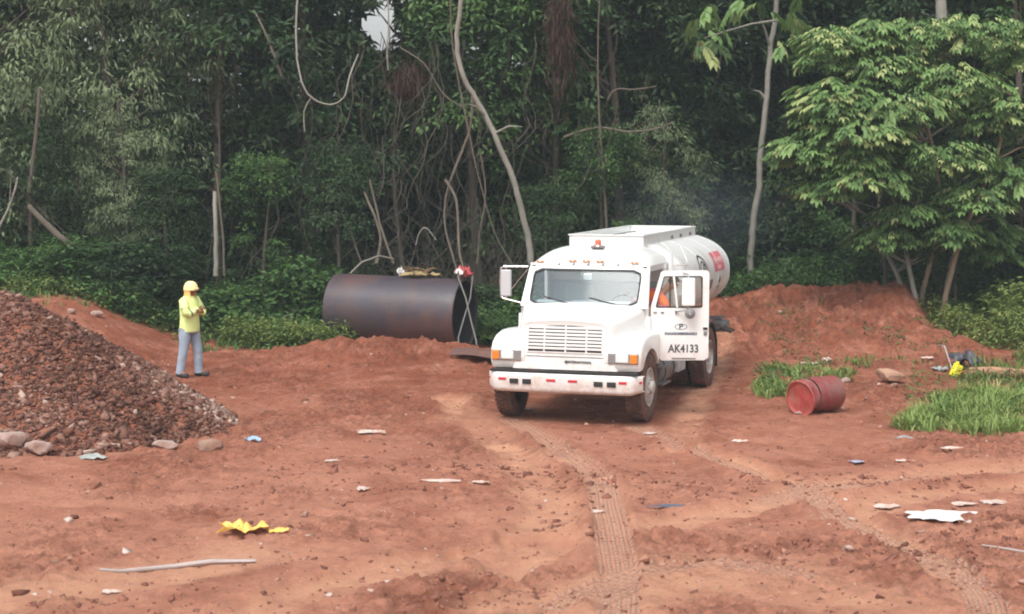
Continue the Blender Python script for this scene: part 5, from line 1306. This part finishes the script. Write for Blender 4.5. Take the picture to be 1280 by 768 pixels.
bare('slim_trunk', 'pale stem in the grey-green tree at the far left', 'tree trunk', [(36, 240, 37.9), (42, 195, 37.9), (47, 150, 37.9), (49, 110, 38)], .045, .035, BARK, seed=8)
bare('dead_branch', 'pale broken branch high in the dark trees, upper left of centre', 'branch', [(318, 14, 39.5), (330, 38, 39.4), (340, 62, 39.3), (352, 96, 39.2)], .025, .032, BARKB, seed=9)
bare('slim_trunk', 'pale trunk at the top right above the big leaves', 'tree trunk', [(1178, 60, 40.5), (1177, 30, 40.5), (1175, 0, 40.5), (1172, -50, 40.5)], .14, .12, BARKP, seed=10)
bare('dead_branch', 'bare branch reaching sideways in the foliage above the tank', 'branch', [(705, 172, 40.5), (745, 160, 40.2), (790, 165, 40.0), (825, 160, 39.9), (843, 152, 39.8)], .03, .015, BARKB, seed=11, kids=3)
bare('dead_branch', 'forked bare branch just above the sideways one', 'branch', [(760, 125, 40.3), (770, 112, 40.2), (795, 112, 40.1), (820, 108, 40)], .025, .012, BARKB, seed=12, kids=2)
LI = [([(373, -20, 39), (370, 40, 38.9), (373, 85, 38.8), (385, 118, 38.7), (410, 131, 38.7), (430, 122, 38.7), (437, 95, 38.8), (448, 68, 39)], .026, 'pale liana hanging in a deep U-shaped loop at upper left of centre', BARKP),
      ([(390, 120, 38.8), (380, 140, 38.8), (381, 165, 38.8)], .02, 'short vine dangling below the looped liana', BARKP),
      ([(484, -20, 39.2), (486, 30, 39.2), (484, 60, 39.2), (485, 88, 39.2)], .022, 'straight vine hanging across the patch of white sky', BARKP),
      ([(500, 60, 39.5), (530, 80, 39.4), (552, 115, 39.4), (572, 131, 39.3), (583, 133, 39.3)], .02, 'vine sagging towards the leaning pale trunk', BARKB),
      ([(590, 120, 38.8), (588, 160, 38.7), (573, 200, 38.6), (559, 240, 38.6), (556, 280, 38.5), (566, 320, 38.3), (574, 350, 38.2)], .032, 'twisting brown liana behind the pipe end, left strand', BARKB),
      ([(556, 225, 38.4), (570, 250, 38.3), (573, 290, 38.2), (575, 320, 38), (583, 345, 37.8)], .034, 'twisting brown liana behind the pipe end, right strand', BARKB),
      ([(563, -20, 38.6), (566, 60, 38.6), (585, 160, 38.5), (598, 220, 38.5), (618, 290, 38.5), (640, 330, 38.5)], .02, 'thin vine running alongside the leaning pale trunk', BARKB),
      ([(470, 330, 38.4), (476, 300, 38.5), (468, 270, 38.6), (455, 240, 38.8)], .04, 'grey stem behind the top of the pipe, left of the dry leaves', BARKB),
      ([(492, 330, 38.4), (478, 290, 38.5), (472, 268, 38.6), (462, 225, 38.8)], .03, 'second grey stem crossing behind the top of the pipe', BARKB),
      ([(600, 190, 39.5), (607, 240, 39.4), (600, 290, 39.3), (596, 330, 39.2)], .022, 'bare vine between the lianas and the leaning trunk', BARKB),
      ([(452, 330, 39), (438, 290, 39), (425, 262, 39.2), (395, 220, 39.4)], .028, 'slanting stem above the closed end of the pipe', BARKB),
      ([(545, 300, 39), (532, 285, 39), (524, 292, 39), (520, 306, 39)], .018, 'small curled vine arching above the dry leaves on the pipe', BARKP)]
for i, (q, r_, lb, m_) in enumerate(LI): bare('liana', lb, 'liana', q, r_, r_ * .7, m_, 'lianas hanging at the forest edge', n=6, seed=30 + i)
# background stems in the dim interior
for i in range(16):
    x = rv.uniform(-12, 13); y = rv.uniform(40.2, 46) if x < 3.2 or x > 8 else rv.uniform(46, 49); h = rv.uniform(4, 10)
    m_ = trunk_mb(h, rv.uniform(.035, .09), (rv.uniform(-1, 1), rv.uniform(-.4, .4)), i + 60, 3, (.3, .9), .9)
    o = m_.build('sapling', [BARK, BARKB, BARK][i % 3], None, (x, y, HT(x, y)), smooth=60); tag(o, 'thin bare sapling stem in the dim interior of the forest', 'sapling', 'sapling stems inside the forest')
# fine tangle of twigs and hanging strands
tg = MB()
def strand(x, y, z, L, r, sway=.25, n=6):
    ph = rv.random() * 6; p = [Vector((x + sway * math.sin(ph + i * .9) * i / n + rv.uniform(-.03, .03), y + sway * math.cos(ph + i * .7) * i / n, z - L * i / n)) for i in range(n + 1)]
    tg.tube(p, [r] * n + [r * .5], 4, False)
for i in range(190):
    x = rv.gauss(-1.3, 1.5) if i < 150 else rv.uniform(-12, 12); y = rv.uniform(38.6, 42.5) if x < 3 or x > 9 else rv.uniform(43, 47)
    z = rv.uniform(1.2, 6.5); strand(x, y, z + .5, rv.uniform(.8, 3.0), rv.uniform(.005, .014), rv.uniform(.1, .7))
for i in range(300):
    x = rv.gauss(-1.4, 1.7) if i < 190 else rv.uniform(-12, 12); y = rv.uniform(38.4, 42.0) if x < 3 or x > 9 else rv.uniform(43, 46); b = Vector((x, y, HT(x, y))); d = Vector((rv.uniform(-.8, .8), rv.uniform(-.3, .3), 1)).normalized(); L = rv.uniform(.8, 3.2)
    p = [b + d * L * t + Vector((.15 * math.sin(t * 4 + i), 0, -.25 * t * t)) for t in (0, .33, .66, 1)]; r = rv.uniform(.006, .018); tg.tube(p, [r, r * .8, r * .6, r * .3], 4, False)
    for k in range(2): q = p[2]; e = Vector((rv.uniform(-1, 1), rv.uniform(-.3, .3), rv.uniform(-.2, .7))) * .5; tg.tube([q, q + e], [r * .5, .003], 4, False)
V = np.array(tg.v); Fq = np.array(tg.f)
tme = npmesh('brushwood', V, Fq, True); tme.materials.append(mat('grey brown twigs', (.075, .062, .048), .9, noise=.5, nscale=1.2)); tag(link('brushwood', tme), kind='stuff', label='tangle of bare twigs and hanging vines in the shade of the forest')
# withered hanging fronds
rngv = np.random.default_rng(5)
for u, v, d, wd, hh_, lb in ((700, 42, 40.4, .50, 1.9, 'reddish brown withered foliage hanging at top centre'), (508, 96, 41.0, .6, .55, 'brown withered foliage below the white patch of sky')):
    c = np.array(px(u, v, d)); n = 700; a = rngv.standard_normal((n, 3)) * np.array([wd * .33, .25, hh_ * .33]); Dv = np.array([0, 0, -1.]) + rngv.standard_normal((n, 3)) * .25
    V, F = leafarr(c + a, Dv, unit(n, rngv), .34, .03); me = npmesh('withered_foliage', V, F, False, dict(tint=np.repeat(rngv.random(n), 4))); me.materials.append(LM_brown); tag(link('withered_foliage', me), lb, kind='stuff')

# understorey ground cover, one mass
def cover(name, n, xr, yr, mask, L, W, hgt, seed, m, label, nl=14, rad=.16):
    rng = np.random.default_rng(seed); x = rng.uniform(*xr, n); y = rng.uniform(*yr, n); k = mask(x, y); x, y = x[k], y[k]
    z = np.array([HT(a, b) for a, b in zip(x, y)]); zz = z + rng.random(len(x)) ** 1.3 * hgt * (.5 + .9 * vn(x * .9, y * .9, seed))
    V, F, T = sprays(np.stack([x, y, zz + .03], -1), np.full(len(x), rad), nl, L, W, rng, .3, None, .8)
    me = npmesh(name, V, F, False, dict(tint=T)); me.materials.append(m); tag(link(name, me), kind='stuff', label=label)
def eL(x, y): return y > 36.2 + .6 * fbm(x, y, .5, 3, 5) + .9 * ss(-8, -6.2, x) * ss(-4.8, -6, x) - 1.0 * ss(-5.4, -4.6, x) * ss(-2.9, -3.6, x)
cover('undergrowth', 5200, (-15, 2.8), (34.4, 40.6), lambda x, y: eL(x, y) & ((x < -3.9) | (y > 36.9)), .12, .06, .50, 51, LM_bright, 'bright green low plants between the red clay and the forest', 14)
cover('undergrowth', 3800, (-15, 3.5), (37.4, 43), lambda x, y: y > 37.4, .17, .085, .75, 52, LM_mid, 'shaded green undergrowth below the forest edge', 14)
cover('undergrowth', 3600, (2.6, 9.4), (40.6, 46.5), lambda x, y: y > 40.7 + .35 * fbm(x, y, .8, 3, 6) + .5 * np.sin(x * 1.7), .13, .05, .55, 53, LM_mid, 'green plants along the crest behind the dirt slope', 14)
cover('undergrowth', 3200, (9.0, 16), (33.5, 41), lambda x, y: (y > 36.4 - (x - 9.0) * 1.1 + .5 * fbm(x, y, .8, 3, 7)), .13, .05, .6, 54, LM_yel, 'yellow-green weeds at the right side of the clearing', 14)
cover('undergrowth', 260, (5.2, 9.3), (34.0, 40), lambda x, y: fbm(x, y, .9, 3, 8) > .18, .09, .035, .10, 55, LM_bright, 'sparse seedlings on the dirt slope', 10, .12)

cover('undergrowth', 330, (5.6, 12), (26.5, 33.5), lambda x, y: (x / y > .225) & (y < 31.5) & (y > 26.9 + 1.2 * fbm(x, y, 1.5, 2, 3) ** 2), .10, .03, .25, 56, LM_bright, 'leafy weeds mixed into the thick grass tuft', 12, .14)
cover('undergrowth', 170, (4.0, 6.4), (29.6, 33.4), lambda x, y: (x / y > .14) & (x / y < .185) & (fbm(x, y, 1.2, 2, 3) > -.1), .08, .03, .18, 57, LM_bright, 'low leafy weeds behind the red drum', 12, .14)
def grass(name, n, pts_fn, L, seed, label, m=LM_grass, W=.014, bend=.5):
    rng = np.random.default_rng(seed); x, y = pts_fn(n, rng); n = len(x); z = np.array([HT(a, b) for a, b in zip(x, y)])
    tid = (np.arange(n) // 9) * 9; tid = np.minimum(tid, n - 1); x = x[tid] + rng.normal(0, .045, n); y = y[tid] + rng.normal(0, .06, n); z = z[tid]
    tl = rng.random(n)[tid] ; a = rng.random(n) * 6.28; l = L * rng.uniform(.35, 1.25, n) * (.45 + .6 * vn(x * 1.3, y * 1.3, seed) + .5 * tl); b_ = rng.uniform(.35, 1.15, n) * (bend + .35)
    d = np.stack([np.cos(a), np.sin(a)], -1); s = np.stack([-np.sin(a), np.cos(a)], -1) * W * rng.uniform(.4, 1.3, n)[:, None]
    B = np.stack([x, y, z - .02], -1); rows = []
    for t, wd in ((0, 1), (.4, .85), (.75, .55)):
        c = B.copy(); c[:, :2] += d * (l * b_ * t * t)[:, None]; c[:, 2] += l * t * (1 - .35 * b_ * t)
        L1 = c.copy(); L1[:, :2] += s * wd; R1 = c.copy(); R1[:, :2] -= s * wd; rows += [L1, R1]
    c = B.copy(); c[:, :2] += d * (l * b_)[:, None]; c[:, 2] += l * (1 - .45 * b_); rows.append(c)
    V = np.stack(rows, 1).reshape(-1, 3); i = np.arange(n)[:, None] * 7
    F = np.concatenate([i + np.array([q]) for q in ((0, 1, 3), (0, 3, 2), (2, 3, 5), (2, 5, 4), (4, 5, 6))], 1).reshape(-1, 3)
    t = np.clip(rng.random(n) * .45 + .35 * vn(x * 2, y * 2, seed + 3) + .25 * tl, 0, 1)
    me = npmesh(name, V, F, False, dict(tint=np.repeat(t, 7))); me.materials.append(m); tag(link(name, me), kind='stuff', label=label)
cover('undergrowth', 900, (-6.0, -3.3), (34.6, 37.2), lambda x, y: y > 35.2 + .5 * fbm(x, y, 1.2, 3, 5) + .5 * ss(-4.6, -5.8, x), .11, .045, .42, 58, LM_yel, 'light yellow-green weeds left of the steel pipe', 12, .15)
cover('undergrowth', 500, (-10.5, -6.3), (34.9, 37.6), lambda x, y: y > 36.0 + .5 * fbm(x, y, 1.2, 3, 5), .11, .045, .36, 59, LM_yel, 'light weeds on the left bank behind the heap', 12, .15)
def inpoly(x, y, poly):
    c = np.zeros(x.shape, bool); n = len(poly)
    for i in range(n):
        (x0, y0), (x1, y1) = poly[i], poly[(i + 1) % n]; k = ((y0 > y) != (y1 > y)) & (x < (x1 - x0) * (y - y0) / (y1 - y0 + 1e-12) + x0); c ^= k
    return c
def from_uv(poly, thin=None, sd_=0):
    G_ = [gpx(u, v) for u, v in poly]; P2 = [(g.x, g.y) for g in G_]; xa, xb = min(p[0] for p in P2), max(p[0] for p in P2); ya, yb = min(p[1] for p in P2), max(p[1] for p in P2)
    def f(n, rng):
        x = rng.uniform(xa, xb, n); y = rng.uniform(ya, yb, n); k = inpoly(x + .12 * fbm(x, y, 2, 2, 3), y + .25 * fbm(x, y, 1.3, 2, 4), P2)
        if thin is not None: k &= fbm(x, y, 1.1, 3, sd_) > thin
        return x[k], y[k]
    return f
grass('grass', 24000, from_uv([(1116, 536), (1150, 541), (1210, 543), (1300, 543), (1420, 540), (1420, 480), (1300, 478), (1235, 488), (1175, 500), (1140, 515)], -.22, 2), .25, 61, 'thick bright green grass tuft at the right edge of the clay')
grass('grass', 5200, from_uv([(942, 493), (965, 500), (1000, 498), (1005, 480), (1062, 478), (1068, 462), (1015, 452), (975, 450), (945, 465)], -.08, 3), .2, 62, 'green grass patch behind the red drum')
grass('grass', 2600, from_uv([(1060, 470), (1180, 485), (1230, 478), (1200, 440), (1110, 428), (1060, 440)], .12, 9), .16, 63, 'thin dry grass on the slope by the small earth mound', LM_yel)
grass('grass', 5000, from_uv([(1190, 482), (1420, 480), (1420, 430), (1300, 440), (1220, 452)], -.3, 4), .30, 64, 'yellow-green grass behind the thick tuft', LM_yel)
grass('grass', 2500, from_uv([(250, 442), (410, 432), (410, 415), (250, 420)], -.2, 6), .2, 65, 'short grass where the clay meets the plants left of the pipe', LM_bright)
grass('grass', 1800, from_uv([(20, 372), (60, 386), (210, 408), (215, 392), (120, 376), (30, 362)], -.1, 6), .2, 66, 'short grass on the left bank', LM_bright)

# big-leaved tree at the right ------------------------------------------------
STB = mat('tan bark', (.26, .19, .13), .9, noise=.3, nscale=5, bump=.5)
bx, by = px(1160, 415, 38.4).x, 38.4; bz = HT(bx, by)
big = empty('broadleaf_tree', (bx, by, bz)); tag(big, 'pale green tree with large drooping leaves and several bare stems, right side', 'tree')
stems = [[(1150, 416), (1146, 380), (1135, 330), (1128, 280), (1108, 225), (1095, 190)], [(1156, 416), (1152, 370), (1165, 320), (1178, 260), (1165, 180), (1150, 120)], [(1172, 416), (1185, 350), (1198, 290), (1205, 230), (1225, 160)],
         [(1178, 416), (1182, 370), (1200, 300), (1245, 200), (1265, 120)], [(1139, 416), (1135, 380), (1120, 340), (1085, 270)]]
def loc_(u, v, d): p = px(u, v, d); return Vector((p.x - bx, p.y - by, p.z - bz))
for i, s_ in enumerate(stems):
    d = 38.4 + [-.3, .1, .3, -.1, .5][i]; P = [loc_(u, v, d + .25 * math.sin(k + i) - .12 * k * (i % 2)) for k, (u, v) in enumerate(s_)]; P[0].z -= .25
    m_ = MB().tube(P, [.068, .06, .052, .042, .032, .02][:len(P)], 8)
    for k in range(2, len(P)):
        for q in range(3):
            a = random.random() * 6.28; L = random.uniform(.7, 1.5); dd = Vector((math.cos(a), math.sin(a) * .8, .35)); m_.tube([P[k], P[k] + dd * L * .5 + Vector((0, 0, .08)), P[k] + dd * L], [.022, .015, .006], 5)
    m_.build('trunk', [BARKP, STB][i % 2], big, smooth=60)
# one drooping compound leaf: 7 long leaflets on a rib
def compound(seed, nlf=10):
    rng = np.random.default_rng(seed); P = []; D = []; N = []; L = []
    for i in range(nlf):
        t = .25 + .75 * (i // 2) / max(1, (nlf // 2 - 1)); s = -1 if i % 2 else 1; p = np.array([.30 * t, 0, -.10 * t * t]); P.append(p); D.append([.75, .65 * s, -.35 - .5 * rng.random()]); N.append([.2, .1 * s, 1]); L.append(.18 * rng.uniform(.8, 1.15))
    P.append([.30, 0, -.10]); D.append([1, 0, -.7]); N.append([.3, 0, 1]); L.append(.20)
    V, F = leafarr(np.array(P), np.array(D, float), np.array(N, float), np.array(L), np.array(L) * .40)
    return V, F
LFM = []
for i in range(5):
    V, F = compound(i); me = npmesh('leaf', V, F, False, dict(tint=np.full(len(V), [.25, .45, .6, .8, .95][i]))); me.materials.append(LM_big); LFM.append(me)
rb = random.Random(9); cl = []
lobes = [(1040, 125, 37.6, .95, .42), (1100, 85, 37.9, .9, .38), (1005, 185, 37.5, .65, .30), (1075, 165, 37.2, .9, .32), (1130, 130, 37.3, .9, .36), (1190, 100, 37.8, .95, .40), (1085, 222, 37.4, .95, .26), (1220, 40, 38.2, 1.0, .45), (1150, 40, 38.4, .9, .35),
 (1265, 130, 38.0, 1.0, .45), (1180, 190, 37.4, .95, .32), (1215, 245, 37.6, .8, .28), (1262, 215, 38.0, .8, .36), (1290, 60, 38.2, 1.0, .5), (1060, 55, 38.3, .7, .28), (1320, 160, 38.4, 1.1, .7), (1030, 232, 37.6, .55, .16), (1135, 262, 37.7, .6, .18), (1245, 300, 38.8, .7, .4)] + [(random.uniform(1010, 1290), random.uniform(30, 215), random.uniform(37.3, 38.6), random.uniform(.35, .6), random.uniform(.25, .5)) for _ in range(12)] + [(1105, 292, 37.9, .55, .22), (1190, 285, 37.7, .5, .25)]
def lobe_pt(lo, rnd):
    u, v, d, rx, rz_ = lo; c = loc_(u, v, d); q = Vector((rnd.gauss(0, 1), rnd.gauss(0, 1), rnd.gauss(0, 1))).normalized() * rnd.random() ** .3
    return c + Vector((q.x * rx, q.y * rx * .8, abs(q.z) ** .9 * math.copysign(rz_, q.z))), q
for i in range(290):
    lo = lobes[i % len(lobes)]; p, q = lobe_pt(lo, rb)
    if q.y > .2: p.y = 2 * loc_(lo[0], lo[1], lo[2]).y - p.y
    a = math.atan2(q.y, q.x) + rb.uniform(-.6, .6); o = link('leaf', LFM[rb.randrange(5)], None, big, p, (rb.uniform(-.3, .3), rb.uniform(0, .5), a)); s = rb.uniform(.8, 1.35); o.scale = (s, s, s)
rng = np.random.default_rng(77); parts = []
for j_ in range(5600):
    lo = lobes[j_ % len(lobes)]; p, q = lobe_pt(lo, rb); p = p * 1; a = math.atan2(q.y, q.x) + rb.uniform(-1.1, 1.1); s = rb.uniform(.6, 1.2); V, F = compound(j_ % 9, 6) if j_ % 3 else compound(j_ % 9, 10)
    c, s2 = math.cos(a), math.sin(a); V = V * s; V = np.stack([V[:, 0] * c - V[:, 1] * s2, V[:, 0] * s2 + V[:, 1] * c, V[:, 2]], -1) + np.array(p); parts.append((V, F, np.clip(rb.random() * .9 + .1 * (p.z - 2.5) * .3, 0, 1) + np.zeros(len(V))))
V, F, T = cat(parts); me = npmesh('crown', V, F, False, dict(tint=T)); me.materials.append(LM_big); tag(link('crown', me, None, big), kind='stuff')
# climber round the bare stems
cvr = []
rng = np.random.default_rng(78); n = 90; t = rng.random(n); z = 1.3 + t * 1.7; C_ = np.stack([rng.normal(-.1, .42, n) - .1, rng.normal(-.2, .3, n), z], -1)
V, F, T = sprays(C_, np.full(n, .28), 16, .13, .06, rng, .7); me = npmesh('climber', V, F, False, dict(tint=T)); me.materials.append(LM_mid); o = link('climber', me, None, None, (bx, by, bz)); tag(o, 'leafy climber wrapped round the stems of the big-leaved tree', 'climber')
# overhanging branch with big palmate leaves at the top centre right
ob = empty('cecropia_branch', px(930, 40, 39)); tag(ob, 'overhanging branch with broad pale leaves, top centre right', 'branch')
def ol(u, v, d): return px(u, v, d) - ob.location
MB().tube([ol(975, 25, 39.4), ol(940, 30, 39.2), ol(905, 40, 39), ol(880, 48, 38.8)], [.03, .025, .02, .01], 6).build('stem', BARKP, ob)
for i in range(34):
    p = ol(rb.uniform(868, 1000), rb.uniform(-5, 62), 39 + rb.uniform(-.5, .5)); o = link('leaf', LFM[rb.randrange(5)], None, ob, p, (rb.uniform(-.4, .4), rb.uniform(0, .6), rb.uniform(0, 6.28))); s = rb.uniform(1.0, 1.6); o.scale = (s, s, s)
# ------------------------------------------------------------------ light haze in the humid air
hzb = MB().box((0, 40, 20), (380, 340, 46)).build('haze', None, None); hm_ = bpy.data.materials.new('haze'); hm_.use_nodes = True; t_ = hm_.node_tree; t_.nodes.remove(t_.nodes['Principled BSDF'])
pv = t_.nodes.new('ShaderNodeVolumePrincipled'); pv.inputs['Color'].default_value = (.80, .92, .97, 1); pv.inputs['Density'].default_value = .0010; t_.links.new(pv.outputs[0], t_.nodes['Material Output'].inputs['Volume'])
hzb.data.materials.append(hm_); tag(hzb, kind='stuff', label='thin humid haze over the clearing')
sm = MB().box((0, 0, 0), (4.6, 2.6, 2.6)).build('smoke', None, None, px(872, 268, 37.5)); m_ = bpy.data.materials.new('exhaust smoke'); m_.use_nodes = True; t_ = m_.node_tree; t_.nodes.remove(t_.nodes['Principled BSDF'])
pv = t_.nodes.new('ShaderNodeVolumePrincipled'); pv.inputs['Color'].default_value = (.62, .75, .92, 1); tc_ = t_.nodes.new('ShaderNodeTexCoord')
mp = t_.nodes.new('ShaderNodeMapping'); mp.inputs['Scale'].default_value = (1 / 2.25, 1 / 1.25, 1 / 1.25); gr_ = t_.nodes.new('ShaderNodeTexGradient'); gr_.gradient_type = 'SPHERICAL'
nz = t_.nodes.new('ShaderNodeTexNoise'); nz.inputs['Scale'].default_value = 1.1; t_.links.new(tc_.outputs['Object'], nz.inputs['Vector']); t_.links.new(tc_.outputs['Object'], mp.inputs['Vector']); t_.links.new(mp.outputs[0], gr_.inputs['Vector'])
mu = t_.nodes.new('ShaderNodeMath'); mu.operation = 'MULTIPLY'; t_.links.new(gr_.outputs['Fac'], mu.inputs[0]); t_.links.new(nz.outputs[0], mu.inputs[1])
m2_ = t_.nodes.new('ShaderNodeMath'); m2_.operation = 'MULTIPLY'; m2_.inputs[1].default_value = .12; t_.links.new(mu.outputs[0], m2_.inputs[0]); t_.links.new(m2_.outputs[0], pv.inputs['Density']); t_.links.new(pv.outputs[0], t_.nodes['Material Output'].inputs['Volume'])
sm.data.materials.append(m_); tag(sm, kind='stuff', label='thin bluish exhaust smoke drifting behind the truck tank')
print('WHEELS', [round(HT(*(truck_M @ Vector((x, y, 0))).xy), 3) for x in (-1.05, 1.05) for y in (.78, 5.15)])
print('TRIS', sum(len(m_.polygons) for m_ in bpy.data.meshes))
